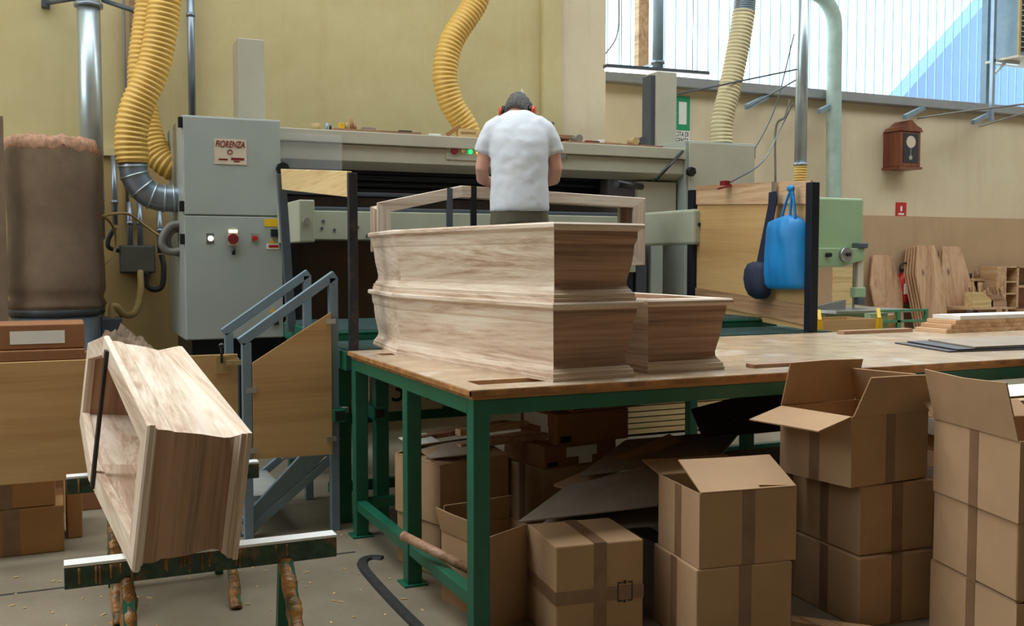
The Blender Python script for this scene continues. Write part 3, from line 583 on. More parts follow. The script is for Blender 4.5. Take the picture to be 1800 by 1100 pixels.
# ------------------------------------------------------------------ cartons
def carton(label, c, yaw, w, l, h, flaps=None, tapes=('front', 'left', 'top'), mt=card, group='cardboard boxes', tilt=(0, 0), tw=.05, name='cardboard_box', shut=False):
    t = thing(name, label, 'box', c, (tilt[0], tilt[1], math.radians(yaw)), group); ORG[t.name] = Vector(); th = .006
    if flaps is None: MB().box(0, w, 0, l, 0, h).build('body', mt, t, bevel=.006, local=True)
    else:
        b = MB(); o = [(0, 0), (w, 0), (w, l), (0, l)]; i = [(th, th), (w-th, th), (w-th, l-th), (th, l-th)]
        vs = [(x, y, z) for z in (0, h) for x, y in o]+[(x, y, z) for z in (th, h) for x, y in i]
        fs = [(3, 2, 1, 0), (8, 9, 10, 11)]
        for k in range(4): n = (k+1) % 4; fs += [(k, n, 4+n, 4+k), (8+n, 8+k, 12+k, 12+n), (4+k, 4+n, 12+n, 12+k)]
        b.add(vs, fs).build('body', mt, t, local=True)
        for e, (ang, ln) in flaps.items():
            a = math.radians(ang); cz, sz = math.cos(a), math.sin(a)
            (p, q, d) = {'front': ((0, 0), (w, 0), (0, 1)), 'back': ((w, l), (0, l), (0, -1)), 'left': ((0, l), (0, 0), (1, 0)), 'right': ((w, 0), (w, l), (-1, 0))}[e]
            dv = Vector((d[0]*cz, d[1]*cz, sz))*ln; nv = Vector((-d[0]*sz, -d[1]*sz, cz))*.005
            A = Vector((p[0], p[1], h+.001)); B = Vector((q[0], q[1], h+.001)); k = (B-A)*.01
            mid = [A+k, A+k+(B-A)*.49, B-k]
            pts = [A+k, B-k, B-k*1.5+dv*(1+.04*random.uniform(-1, 1)), (A+B)/2+dv*(1+.03*random.uniform(-1, 1)), A+k*1.5+dv]
            f = MB().prism(pts, nv).build('flap', mt, t, local=True)
    tp = .0015; z1 = h
    if 'front' in tapes: MB().box(w*.5-tw/2, w*.5+tw/2, -tp, 0, .0, h).build('tape_strip', tape, t, local=True)
    if 'left' in tapes: MB().box(-tp, 0, l*.5-tw/2, l*.5+tw/2, .0, h).build('tape_strip', tape, t, local=True)
    if 'top' in tapes and flaps is None: MB().box(w*.5-tw/2, w*.5+tw/2, 0, l, h, h+tp).build('tape_strip', tape, t, local=True)
    if 'band' in tapes: MB().box(-.002, w, -.002, 0, h*.42, h*.42+tw).build('tape_strip', tape, t, local=True); MB().box(-.002, 0, 0, l, h*.42, h*.42+tw).build('tape_strip', tape, t, local=True)
    return t
bF = carton('cardboard box beside the front table leg with a side flap standing open', (1.587, 3.158, 0), -7, .342, .325, .372, tapes=('front', 'top', 'band'))
MB().add([(0, .325, .002), (-.22, .175, .002), (-.22, .175, .37), (0, .325, .372), (-.003, .329, .002), (-.223, .179, .002), (-.223, .179, .37), (-.003, .329, .372)], [(0, 1, 2, 3), (7, 6, 5, 4), (0, 4, 5, 1), (1, 5, 6, 2), (2, 6, 7, 3), (3, 7, 4, 0)]).build('flap', card, bF, local=True)
mk = MB()
for x0, x1, z0, z1 in ((.238, .242, .15, .22), (.294, .298, .15, .22), (.238, .258, .217, .221), (.278, .298, .217, .221), (.238, .258, .149, .153), (.278, .298, .149, .153), (.262, .272, .214, .226), (.262, .27, .144, .154)): mk.box(x0, x1, -.0035, -.001, z0, z1)
mk.build('printed_mark', plastic_k, bF, local=True, label='black printed bracket mark')
carton('lower box of the stack of two left of the middle stack', (2.018, 2.912, 0), -7.5, .385, .36, .302)
carton('upper box of the stack of two, its top flaps half raised', (2.03, 2.915, .304), -7.3, .39, .335, .268, {'front': (24, .2), 'back': (172, .17), 'right': (4, .15), 'left': (186, .0001)}, tapes=('front', 'left'))
carton('bottom box of the middle stack of three on the right', (2.72, 2.866, 0), -4, .35, .42, .268)
carton('middle box of the middle stack, crushed top under the open box', (2.737, 2.888, .27), -4, .352, .42, .268)
carton('wide open box with spread flaps topping the middle stack', (2.655, 2.85, .548), 6, .43, .36, .265, {'front': (116, .17), 'left': (194, .18), 'back': (76, .18), 'right': (62, .16)}, tapes=('front', 'left'), tilt=(-.01, .015))
carton('bottom box of the rightmost stack at the frame edge', (2.845, 2.285, 0), -14.5, .42, .49, .262, {'left': (8, .2), 'right': (3, .2)})
carton('middle box of the rightmost stack at the frame edge', (2.84, 2.285, .272), -14.5, .41, .475, .262)
carton('open box topping the rightmost stack, long flap leaning out', (2.825, 2.272, .536), -15, .41, .485, .27, {'left': (104, .19), 'right': (80, .18), 'back': (150, .1)}, tapes=('front', 'left'))
carton('lower box of the stack behind the middle left table leg', (1.48, 4.06, 0), 14, .37, .36, .24, tapes=('front', 'left'))
carton('upper box under the table left side with loose scraps on top', (1.475, 4.05, .241), 15, .38, .36, .26, {'front': (14, .17), 'back': (20, .16), 'left': (3, .14)}, tapes=('front', 'left'))
carton('torn open box on the floor between the two left table legs', (1.45, 3.53, 0), 10, .34, .3, .29, {'left': (105, .1), 'front': (150, .06), 'back': (80, .1)}, tapes=())
bt = carton('tan box at the bottom of the labelled pile under the table', (2.06, 4.24, 0), 8, .42, .36, .4, tapes=('left',), mt=card_in)
def labelled(lbl, c, yaw, w, l, h, face):
    b = carton(lbl, c, yaw, w, l, h, tapes=(), mt=card_dk, group='brown labelled boxes')
    if face == 'front': MB().box(.13, .31, -.002, 0, h*.42, h*.85).build('paper_label', white, b, local=True); MB().box(.2, .28, -.003, -.002, h*.08, h*.55).build('paper_label', white, b, local=True)
    else: MB().box(-.002, 0, .08, .3, h*.5, h*.92).build('paper_label', white, b, local=True); MB().box(-.003, -.002, .07, .14, h*.12, h*.55).build('paper_label', white, b, local=True)
    MB().box(.02, .08, -.002, 0, h*.08, h*.28).build('printed_mark', plastic_k, b, local=True); return b
labelled('flat brown box low in the pile with a label on its front', (2.06, 4.225, .401), 8, .43, .36, .11, 'front')
labelled('brown box in the pile with a label on its left side', (2.12, 4.21, .512), 6, .42, .34, .15, 'left')
labelled('topmost brown box of the pile right under the table top', (2.2, 4.22, .663), 7, .42, .34, .15, 'front')
carton('dusky box standing deep under the table left of the brown pile', (1.86, 4.52, 0), 0, .13, .3, .42, tapes=())
carton('lower cardboard box at the far left under the plywood gate', (-.47, 5.2, 0), 0, .455, .4, .225, mt=card2, tapes=('front',), tw=.07)
carton('upper cardboard box at the far left under the plywood gate', (-.49, 5.2, .227), 0, .44, .4, .19, mt=card2, tapes=('front',), tw=.07)
carton('narrow box standing behind the far left boxes', (.0, 5.42, 0), 2, .07, .4, .37, mt=card2, tapes=())
cr = carton('big plain crate carrying the long boxes behind the gate', (-.7, 6.0, 0), 0, 1.2, .6, .84, tapes=(), mt=card_dk)
lb = carton('long brown box with a white address label, behind the gate', (-.75, 6.02, .905), 0, .86, .4, .135, tapes=(), mt=card_dk, group='long brown boxes')
MB().box(.49, .76, -.002, 0, .03, .1).build('paper_label', white, lb, local=True)
carton('long thin brown box beneath the one with the address label', (-.75, 6.0, .842), 0, .86, .42, .06, tapes=(), mt=card_dk, group='long brown boxes')
# crumpled wrapping paper on the crate
mb = MB(); n = 22; mb.smooth = False
gx = [[Vector((.13+.36*i/n, 6.05+.4*j/n, .845+(.11*math.sin(PI*i/n)*math.sin(PI*j/n)*(1+.9*noise.noise(Vector((i*.4, j*.4, 2))))+.012))) for j in range(n+1)] for i in range(n+1)]
mb.add([v for r in gx for v in r], [(i*(n+1)+j, (i+1)*(n+1)+j, (i+1)*(n+1)+j+1, i*(n+1)+j+1) for i in range(n) for j in range(n)])
solo(mb, 'wrapping_paper', fabric, 'crumpled brown wrapping paper at the foot of the dust collector', 'paper', mods=(('SOLIDIFY', {'thickness': .004}),))
# loose sheets of cardboard leaning under the table
def sheet(name, label, pts, th, mt, cat='cardboard', group=None):
    p = [Vector(q) for q in pts]; nv = (p[1]-p[0]).cross(p[2]-p[0]).normalized()*th; return solo(MB().prism(p, nv), name, mt, label, cat, group)
FL = 'flattened cardboard under the table'
sheet('flattened_box', 'largest flattened grey carton sloping behind the front box', [(1.64, 3.6, .345), (2.15, 3.38, .41), (2.6, 3.8, .5), (2.02, 3.92, .385)], .006, grey_sheet, group=FL)
sheet('flattened_box', 'second flattened carton just below the largest one', [(1.7, 3.62, .285), (2.3, 3.35, .33), (2.8, 3.8, .455), (2.1, 3.95, .335)], .006, grey_sheet, group=FL)
sheet('flattened_box', 'flattened carton at the back of the sloping pile', [(2.1, 3.95, .42), (2.7, 3.72, .5), (3.1, 4.1, .53), (2.55, 4.3, .49)], .006, grey_sheet, group=FL)
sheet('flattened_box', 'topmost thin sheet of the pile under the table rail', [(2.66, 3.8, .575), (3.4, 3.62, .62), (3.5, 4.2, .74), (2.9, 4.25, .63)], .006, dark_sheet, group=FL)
sheet('cardboard_strip', 'folded cardboard strip rising to the right through the pile', [(2.0, 4.0, .375), (2.05, 3.9, .365), (2.72, 4.06, .51), (2.7, 4.14, .53)], .012, card, group=FL)
for k in range(6):
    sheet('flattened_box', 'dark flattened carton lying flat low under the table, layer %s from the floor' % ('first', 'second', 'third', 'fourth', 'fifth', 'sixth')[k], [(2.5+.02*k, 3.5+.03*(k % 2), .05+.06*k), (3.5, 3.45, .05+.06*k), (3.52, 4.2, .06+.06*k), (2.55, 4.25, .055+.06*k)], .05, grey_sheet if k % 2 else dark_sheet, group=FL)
# scraps on the upper box under the table
SC = 'wood and card scraps under the table'
for k, (a, b, w, h_, mt, lb) in enumerate((((1.5, 4.3, .54), (2.1, 4.42, .545), .05, .02, pale_y, 'pale lath across the scraps under the table'), ((1.62, 4.2, .55), (2.2, 4.32, .552), .04, .025, brownw, 'brown lath across the scraps under the table'),
        ((1.7, 4.42, .575), (2.2, 4.5, .58), .05, .03, pale_y, 'thicker pale batten at the back of the scraps'), ((1.5, 4.45, .56), (2.05, 4.6, .57), .09, .02, brownw, 'wide brown offcut at the back of the scraps'))):
    solo(MB().bar(a, b, w, h_), 'wood_scrap', mt, lb, 'offcut', SC)
sheet('card_scrap', 'grey curled card scrap on the upper box under the table', [(1.45, 4.1, .525), (1.65, 4.06, .54), (1.7, 4.28, .56), (1.47, 4.3, .54)], .004, grey_sheet, 'scrap', SC)
sheet('card_scrap', 'small white card scrap beside the grey one under the table', [(1.44, 4.32, .545), (1.58, 4.34, .55), (1.56, 4.48, .57), (1.42, 4.46, .56)], .004, white, 'scrap', SC)
solo(MB().cyl(aty(708, 941, 3.86), aty(832, 1004, 3.55), .02, 12), 'wooden_stick', brownw, 'brown round stick leaning out of the torn box', 'stick')
# pallet wood between the stacks
solo(MB().bar((2.2, 3.3, .02), (2.75, 2.72, .02), .07, .03), 'batten', pale_y, 'pale batten on the floor left of the middle stack', 'batten')
solo(MB().cyl((3.13, 2.86, .0), (3.13, 2.86, .52), .018, 12), 'cardboard_tube', card_in, 'upright cardboard tube between the middle and rightmost stacks', 'tube')
rub = smoothpath([atz(u, v, .006) for u, v in ((672, 980), (652, 979), (638, 985), (640, 997), (660, 1022), (700, 1065), (745, 1110), (780, 1150))], 10)
mb = MB(); rs = []
for i, p in enumerate(rub):
    d = (rub[min(i+1, len(rub)-1)]-rub[max(i-1, 0)]).normalized(); sd = Vector((d.y, -d.x, 0)); rs.append([Vector((p.x, p.y, 0))+sd*a_+Vector((0, 0, b_)) for a_, b_ in ((-.025, 0), (-.018, .012), (.018, .012), (.025, 0))])
mb.rings(rs); solo(mb, 'cable_cover', rubber, 'black rubber cable cover on the concrete beside the green table', 'cable cover')
# on the table
solo(MB().box(2.66, 3.15, 3.43, 3.49, TZ+.0005, TZ+.016), 'wood_strip', brownw, 'brown wooden strip at the table edge right of the single coffin', 'strip')
zz = TZ+.001
for k, (u, dw, lb) in enumerate(((0, 0, 'lowest black sheet in the small stack at the right of the table'), (.1, .1, 'middle black sheet in the small stack on the table'), (.3, -.1, 'topmost pale faced sheet of the small stack on the table'))):
    x0 = 3.98+u*.6; solo(MB().prism([(x0, 3.62, zz), (x0+1.0, 3.5+.04*k, zz), (x0+1.15, 4.05, zz), (x0+.15, 4.12-.03*k, zz)], (0, 0, .006)), 'laminate_sheet', dark_sheet if k < 2 else grey_sheet, lb, 'sheet', 'sheets on the table'); zz += .0075
for k in range(4):
    solo(MB().box(4.98+.05*k, 6.2, 4.55+.01*k, 4.80, TZ+.001+.026*k, TZ+.025+.026*k), 'plank', pale_y if k < 3 else whitept, 'pale plank in the pile at the right end of the table, %s' % ('lowest', 'second up', 'third up', 'white topmost')[k], 'plank', 'planks on the table')
solo(MB().add([(4.36, 4.7, TZ+.001), (4.6, 5.9, TZ+.001), (4.3, 5.9, TZ+.02), (4.36, 4.7, TZ+.012)], [(0, 1, 2, 3)]).prism([(4.34, 4.5, TZ+.001), (4.7, 4.5, TZ+.001), (4.7, 4.56, TZ+.001), (4.34, 4.56, TZ+.001)], (0, 0, .02)) if False else MB().prism([(4.34, 4.74, TZ+.001), (4.9, 4.74, TZ+.001), (4.9, 4.8, TZ+.001), (4.34, 4.8, TZ+.001)], (0, 0, .02)), 'batten', brownw, 'thin batten along the back edge of the table', 'batten')
# lit planks seen under the table through the gap
for k in range(9):
    solo(MB().box(4.0, 5.6, 6.75, 7.0, .02+.045*k, .055+.045*k), 'plank', pale, 'bright plank stacked on the floor beyond the platform, number %s from the floor' % ('one', 'two', 'three', 'four', 'five', 'six', 'seven', 'eight', 'nine')[k], 'plank', 'planks stacked beyond the platform')
# ------------------------------------------------------------------ things on the beam
BT = 2.3155
def onbeam(u, y=7.4): return aty(u, 240, y).x
TB = 'small things on the sander beam'
solo(MB().cyl((onbeam(553), 7.35, BT), (onbeam(553), 7.35, BT+.065), .034, 18), 'cork_ring', cable_t, 'tan cylinder alone on the left end of the beam', 'cylinder', TB)
tr = solo(MB().box(onbeam(575), onbeam(726), 7.2, 7.45, BT, BT+.022), 'tray_board', brownw, 'brown board carrying small tools on the left half of the beam', 'board', TB); z = BT+.0225
def small(u, w, h_, mt, name, lb, cat, d=.04, y=7.3, zb=None, rnd=False):
    x_ = onbeam(u, y); zb = z if zb is None else zb
    mb = MB().cyl((x_, y, zb), (x_, y, zb+h_), w/2, 14, w/2*.8) if rnd else MB().box(x_-w/2, x_+w/2, y-d/2, y+d/2, zb, zb+h_)
    return solo(mb, name, mt, lb, cat, TB, bevel=0 if rnd else .003)
small(575, .02, .045, flat('pale_blue_plastic', srgb(150, 196, 240), .5), 'blue_stopper', 'pale blue stopper on the tool board', 'cap', rnd=True); small(581, .02, .03, plastic_k, 'black_stopper', 'small black stopper on the tool board', 'stopper', rnd=True)
small(600, .032, .05, yellow, 'glue_tin', 'yellow tin on the tool board', 'tin'); small(609.5, .03, .055, cable_t, 'wooden_peg', 'tan peg on the tool board', 'peg', rnd=True); small(618, .028, .085, card2, 'chisel', 'tall orange handle on the tool board', 'handle', rnd=True); small(624, .026, .06, brownw, 'chisel', 'shorter brown handle on the tool board', 'handle', rnd=True)
small(648, .1, .03, grey_sheet, 'sanding_block', 'grey sanding block on the tool board', 'block'); small(712, .1, .02, navy, 'file', 'dark blue file handle at the right end of the tool board', 'file')
small(764, .09, .03, whitept, 'paper_wad', 'crumpled white paper on the beam left of the operator', 'paper', zb=BT)
solo(MB().bar((onbeam(778), 7.3, BT+.03), (onbeam(800), 7.3, BT+.1), .03, .03), 'wood_block', card2, 'orange stick leaning beside the hose foot on the beam', 'stick', TB)
for u0, u1, lb in ((796, 824, 'pale beam offcut left of the operator, nearer the hose'), (833, 858, 'pale beam offcut touching the operator left side')):
    x0, x1 = onbeam(u0), onbeam(u1); solo(MB().box(x0, x1, 7.24, 7.32, BT, BT+.05).box(x0, x1, 7.23, 7.33, BT+.0505, BT+.075), 'moulding_offcut', pale, lb, 'offcut', TB)
x0, x1 = onbeam(940), onbeam(972); solo(MB().cyl(((x0+x1)/2-.04, 7.5, BT+.0), ((x0+x1)/2-.04, 7.5, BT+.22), .085, 20), 'sanding_belt_roll', flat('purple_brown_abrasive', srgb(86, 72, 74), .9), 'dark brown roll of sanding belt right of the operator head', 'roll', TB)
solo(MB().box(onbeam(968), onbeam(974), 7.4, 7.55, BT, BT+.19), 'abrasive_sheet', flat('brown_abrasive', srgb(110, 92, 82), .9), 'upright abrasive sheet beside the dark roll', 'sheet', TB)
solo(MB().box(onbeam(972), onbeam(1004), 7.35, 7.6, BT+.055, BT+.085).box(onbeam(990), onbeam(1000), 7.4, 7.55, BT, BT+.0555), 'wooden_stand', brownw, 'small brown wooden stand on the beam right of the operator', 'stand', TB)
tb = solo(MB().box(onbeam(975), onbeam(1143), 7.2, 7.5, BT, BT+.02), 'tray_board', brownw, 'brown board carrying rolls on the right half of the beam', 'board', TB); z = BT+.0205
for u, r, lb, mt in ((1013, .03, 'dark rimmed roll near the left of the right board', cable_g), (1112, .032, 'dusty roll at the right end of the right board', cable_t), (1124, .036, 'largest grey roll at the right end of the right board', darkgrey)):
    x_ = onbeam(u, 7.3); solo(MB().cyl((x_, 7.24, z+r), (x_, 7.34, z+r), r, 16), 'abrasive_roll', mt, lb, 'roll', TB)
for u, w, h_, mt, lb in ((1035, .06, .022, redd, 'dark red block on the right board'), (1047, .06, .02, navy, 'blue block on the right board'), (1056, .05, .035, white, 'white crumpled tissue on the right board'), (1078, .14, .02, cable_t, 'tan wooden wedge on the right board')): small(u, w, h_, mt, 'offcut_block', lb, 'block', zb=z)
# ------------------------------------------------------------------ the operator
mn = thing('person', 'person seen from behind in a white t-shirt and ear muffs at the sander', 'person', (2.757, 6.03, 1.0), (0, 0, math.radians(-21))); ORG[mn.name] = Vector()
SH = [((0, 0, .72), .198, .14), ((0, 0, .8), .195, .14), ((0, .0, .92), .187, .13), ((0, .005, 1.05), .19, .13), ((0, .02, 1.16), .205, .13), ((0, .04, 1.24), .205, .12), ((0, .065, 1.3), .175, .105), ((0, .09, 1.345), .12, .085), ((0, .11, 1.375), .07, .065)]
def xy(c, rx, ry): return (c, (rx, 0, 0), (0, ry, 0))
def limb(mb, pts, n=14):
    p = [Vector(q[0]) for q in pts]; return mb.tube(p, 1, n, [q[1] for q in pts])
RM = lambda v, it=4: (('REMESH', {'mode': 'VOXEL', 'voxel_size': v, 'use_smooth_shade': True}), ('SMOOTH', {'factor': .5, 'iterations': it}))
b = MB().loft([xy(c, rx*.9, ry*.88) for c, rx, ry in SH])
b.loft([xy((0, 0, .45), .06, .06), xy((0, 0, .7), .16, .11), xy((0, 0, .9), .165, .115), xy((0, 0, 1.0), .16, .11)])
limb(b, [((0, .08, 1.3), .06), ((0, .13, 1.34), .056), ((0, .18, 1.35), .055)])
R = Matrix.Rotation(math.radians(-16), 3, 'Z') @ Matrix.Rotation(math.radians(-50), 3, 'X'); HC = Vector((0, .205, 1.385))
hd = []
for z_, rx, ry, yy in ((-.13, .035, .04, .03), (-.115, .052, .062, .025), (-.08, .066, .082, .01), (-.03, .074, .094, 0), (.03, .078, .1, -.005), (.075, .07, .09, -.005), (.105, .05, .065, -.005), (.122, .02, .03, -.005)):
    hd.append([HC+R @ Vector((rx*math.cos(2*PI*j/20), yy+ry*math.sin(2*PI*j/20), z_)) for j in range(20)])
b.rings(hd)
b.add([HC+R @ Vector(q) for q in ((-.012, .085, -.035), (.012, .085, -.035), (0, .09, .02), (0, .122, -.03), (0, .08, -.045))], [(0, 3, 2), (1, 2, 3), (0, 4, 3), (4, 1, 3), (0, 2, 1), (0, 1, 4)])
for s_ in (-1, 1):
    limb(b, [((s_*.15, .055, 1.26), .05), ((s_*.22, .05, 1.12), .05), ((s_*.245, .055, .99), .044), ((s_*.238, .12, .93), .044), ((s_*.2, .27, .92), .036), ((s_*.17, .37, .935), .028)])
    b.loft([((s_*.17, .36, .935), (.028, 0, 0), (0, 0, .018)), ((s_*.165, .40, .94), (.04, 0, 0), (0, 0, .016)), ((s_*.16, .445, .938), (.042, 0, 0), (0, 0, .014))], 10)
    for k, ln in enumerate((.068, .078, .072, .056)):
        fx = s_*.16+(k-1.5)*.021*s_*-1; limb(b, [((fx, .435, .938), .0095), ((fx, .435+ln*.5, .93), .009), ((fx, .435+ln*.8, .912), .0085), ((fx, .435+ln*.85, .897), .007)], 8)
    limb(b, [((s_*.14, .39, .935), .011), ((s_*.105, .42, .93), .0105), ((s_*.09, .45, .915), .0085)], 8)
    limb(b, [((s_*.09, 0, .8), .09), ((s_*.1, .0, .45), .06), ((s_*.1, -.01, .1), .045)])
    b.loft([xy((s_*.1, -.02, .03), .042, .05), xy((s_*.1, .02, .08), .045, .08)], 12)
    b.loft([((HC+R @ Vector((s_*.076, -.01, 0)))+Vector((s_*d_, 0, 0)), R @ Vector((0, .018*q, 0)), R @ Vector((0, 0, .032*q))) for d_, q in ((0, .6), (.008, 1), (.014, .6))], 10)
body = b.build('body', skin, mn, local=True, mods=RM(.0065, 3))
s = MB().loft([xy(c, rx*1.0, ry*1.0) for c, rx, ry in SH], 28)
s.loft([xy((0, .0, .70), .196, .136), xy((0, 0, .74), .198, .14)], 28)
for s_ in (-1, 1): limb(s, [((s_*.1, .055, 1.275), .08), ((s_*.165, .05, 1.235), .078), ((s_*.215, .045, 1.16), .066), ((s_*.243, .05, 1.085), .062)])
sh = s.build('t_shirt', shirt, mn, local=True, mods=RM(.012, 5), label='white cotton t-shirt')
tx = bpy.data.textures.new('cloth_folds', 'CLOUDS'); tx.noise_scale = .075; tx.noise_depth = 3
d = sh.modifiers.new('folds', 'DISPLACE'); d.texture = tx; d.strength = .012; d.mid_level = .5
tr_ = MB().loft([xy((0, 0, .62), .175, .125), xy((0, 0, .74), .182, .132), xy((0, 0, .93), .178, .125)], 24)
for s_ in (-1, 1): limb(tr_, [((s_*.09, 0, .72), .1), ((s_*.098, 0, .6), .098), ((s_*.1, .005, .4), .082), ((s_*.1, -.01, .2), .078), ((s_*.1, -.01, .08), .08)])
tr_.build('trousers', trous, mn, local=True, mods=RM(.012, 4), label='olive trousers')
for s_ in (-1, 1): MB().loft([xy((s_*.1, .03, 0), .048, .13), xy((s_*.1, .03, .03), .052, .135), xy((s_*.1, .015, .07), .048, .1), xy((s_*.1, -.02, .11), .045, .06)], 18).build('shoe', plastic_k, mn, local=True)
hr = MB(); hr.smooth = True; rs = []
for z_, rx, ry, yy in ((-.075, .066, .07, -.028), (-.05, .079, .088, -.022), (.0, .084, .1, -.014), (.04, .086, .106, -.008), (.085, .078, .096, -.006), (.115, .056, .07, -.006), (.134, .022, .032, -.006)):
    rs.append([HC+R @ Vector((rx*math.cos(2*PI*j/36), min(yy+ry*math.sin(2*PI*j/36), .03 if z_ < .04 else 9), z_))*1 + (R @ Vector((math.cos(2*PI*j/36), math.sin(2*PI*j/36), 0)))*.006*noise.noise(Vector((j*1.3, z_*90, 1))) for j in range(36)])
hr.rings(rs); hr.build('hair', hairm, mn, local=True)
tf = MB()
for k in range(14):
    q = HC+R @ Vector((random.uniform(-.02, .03), random.uniform(-.05, 0), .115)); tf.tube([q, q+Vector((random.uniform(-.012, .012), random.uniform(-.02, .01), .04+random.random()*.02))], .002, 5, [.0025, .0006])
tf.build('hair_tuft', white, mn, local=True, kind='stuff')
em = MB().tube([HC+R @ Vector((.096*math.cos(q*PI/16), .005, .02+.128*math.sin(q*PI/16))) for q in range(17)], .009, 8).build('ear_muffs', plastic_k, mn, local=True, label='black headband with orange red ear cups')
for s_ in (-1, 1):
    c0 = HC+R @ Vector((s_*.082, .0, .0)); ax = R @ Vector((s_, 0, 0))
    MB().cyl(c0, c0+ax*.02, .042, 18).build('ear_cushion', plastic_k, em, local=True); MB().cyl(c0+ax*.02, c0+ax*.042, .04, 18, .03).build('ear_cup', flat('orange_red_plastic%d' % s_, srgb(226, 78, 44), .35), em, local=True)
    MB().loft([(HC+R @ Vector((s_*.03, .088+k*.004, .005)), Vector((.009*q, 0, 0)), R @ Vector((0, 0, .006*q))) for k, q in ((0, .8), (1, 1), (2, .4))], 8).build('eye', white, body, local=True)
MB().bar(HC+R @ Vector((-.02, .088, -.075)), HC+R @ Vector((.02, .088, -.075)), .006, .005).build('mouth', redd, body, local=True)
# ------------------------------------------------------------------ bags on the right guard
def pillow(rows, x, th, seed=0, n=18):
    rs = []; m_ = len(rows); mb = MB(); mb.smooth = True
    for i, (v, uL, uR) in enumerate(rows):
        a_ = atx(uL, v, x); b_ = atx(uR, v, x); f = math.sin(PI*min(1, max(.04, (i+.25)/(m_-.5))))**.4; ring = []
        for j in range(n+1):
            t_ = j/n; p = a_.lerp(b_, t_); d_ = th*f*math.sin(PI*t_)**.45*(1+.28*noise.noise(Vector((t_*7, i*.35, seed)))); ring.append(p+Vector((-d_, 0, 0)))
        ring += [b_.lerp(a_, j/4)+Vector((.01, 0, 0)) for j in range(5)]; rs.append(ring)
    return mb.rings(rs)
BX = GX-.035
bb = thing('drawstring_bag', 'bright blue cloth bag hanging by its straps on the right guard', 'bag', atx(1385, 508, BX))
pillow([(378, 1390, 1397), (384, 1370, 1408), (391, 1356, 1413), (402, 1353, 1416), (420, 1352, 1417), (440, 1351, 1418), (462, 1350, 1418), (482, 1349, 1418), (498, 1348, 1418), (506, 1350, 1417), (508, 1356, 1410)], BX, .1, 3).build('bag', bagblue, bb)
for pts in (((1372, 390), (1382, 355), (1391, 332)), ((1388, 386), (1390, 360), (1392, 332)), ((1398, 385), (1396, 360), (1393, 332))): MB().tube(smoothpath([atx(u, v, BX-.03) for u, v in pts], 6), .009, 8).build('strap', bagblue, bb)
MB().loft([(atx(1390, v, BX-.03), (0, .03*q, 0), (.02*q, 0, 0)) for v, q in ((338, .3), (334, 1), (329, 1), (325, .4))], 10).build('knot', bagblue, bb)
nb = thing('shoulder_bag', 'small navy bag on a wide strap left of the blue bag', 'bag', atx(1333, 524, BX))
pillow([(460, 1326, 1340), (464, 1318, 1347), (474, 1314, 1350), (490, 1313, 1353), (506, 1316, 1354), (518, 1321, 1352), (525, 1330, 1346)], BX-.01, .08, 8).build('pouch', bagnavy, nb)
o = [atx(u, v, BX-.01) for u, v in ((1353, 338), (1365, 336), (1367, 350), (1345, 462), (1331, 464), (1352, 360))]; MB().prism(o, (-.008, 0, 0)).build('strap', bagnavy, nb); a = atx(1361, 330, GX-.02); MB().box(GX-.03, GX-.0125, a.y-.015, a.y+.015, a.z-.06, a.z+.04).build('hook_plate', silver, nb)
cp = thing('hanging_clip', 'small red metal clip on top of the right guard board', 'clip', atx(1276, 326, GX)); MB().bar(atx(1262, 332, GX-.03), atx(1285, 326, GX-.03), .012, .012).build('wire', redd, cp); a = atx(1277, 321, GX); MB().box(GX-.035, GX+.01, a.y-.03, a.y+.03, a.z-.02, a.z+.012).build('clamp', redd, cp)
# ------------------------------------------------------------------ right hand wall
def wallbox(n, u0, v0, u1, v1, mt, d, y=YW, par=None, **kw):
    a = aty(u0, v1, y-d); b = aty(u1, v0, y-d); return MB().box(min(a.x, b.x), max(a.x, b.x), y-d, y, a.z, b.z)
cl = thing('wall_clock', 'carved brown pendulum clock on the right wall', 'clock', aty(1600, 292, YW)); D = .3
a = aty(1581, 292, YW-D); b = aty(1619, 232, YW-D); cx = (a.x+b.x)/2; hw = (b.x-a.x)/2
MB().box(a.x, b.x, YW-D, YW, a.z, b.z).build('case', clockw, cl, bevel=.01); MB().box(cx-hw*.68, cx+hw*.68, YW-D-.008, YW-D, a.z+.05, b.z-.03).build('glass_door', glassdk, cl)
MB().cyl((cx, YW-D-.012, b.z-.14), (cx, YW-D-.008, b.z-.14), .08, 24).build('dial', cream, cl); MB().cyl((cx, YW-D-.011, a.z+.12), (cx, YW-D-.008, a.z+.12), .03, 16).build('pendulum_bob', silver, cl); MB().box(cx-.004, cx+.004, YW-D-.0105, YW-D-.008, a.z+.12, b.z-.2).build('pendulum_rod', silver, cl)
MB().prism([(cx-hw*1.12, YW-D-.02, b.z), (cx+hw*1.12, YW-D-.02, b.z), (cx+hw*.9, YW-D-.02, b.z+.05), (cx+hw*.5, YW-D-.02, b.z+.08), (cx, YW-D-.02, b.z+.15), (cx-hw*.5, YW-D-.02, b.z+.08), (cx-hw*.9, YW-D-.02, b.z+.05)], (0, D, 0)).build('pediment', clockw, cl); MB().box(cx-hw*1.1, cx+hw*1.1, YW-D-.02, YW, a.z-.03, a.z).build('sill', clockw, cl)
sg = thing('exit_sign', 'green emergency exit sign partly hidden behind the machine column', 'sign', aty(1192, 240, YW))
a = aty(1152, 226, YW-.02); b = aty(1213, 170, YW-.02); MB().box(a.x, b.x, YW-.02, YW-.001, a.z, b.z).build('panel', greensign, sg); MB().box(b.x-.16, b.x-.05, YW-.024, YW-.02, a.z+.07, b.z-.07).build('door_symbol', white, sg)
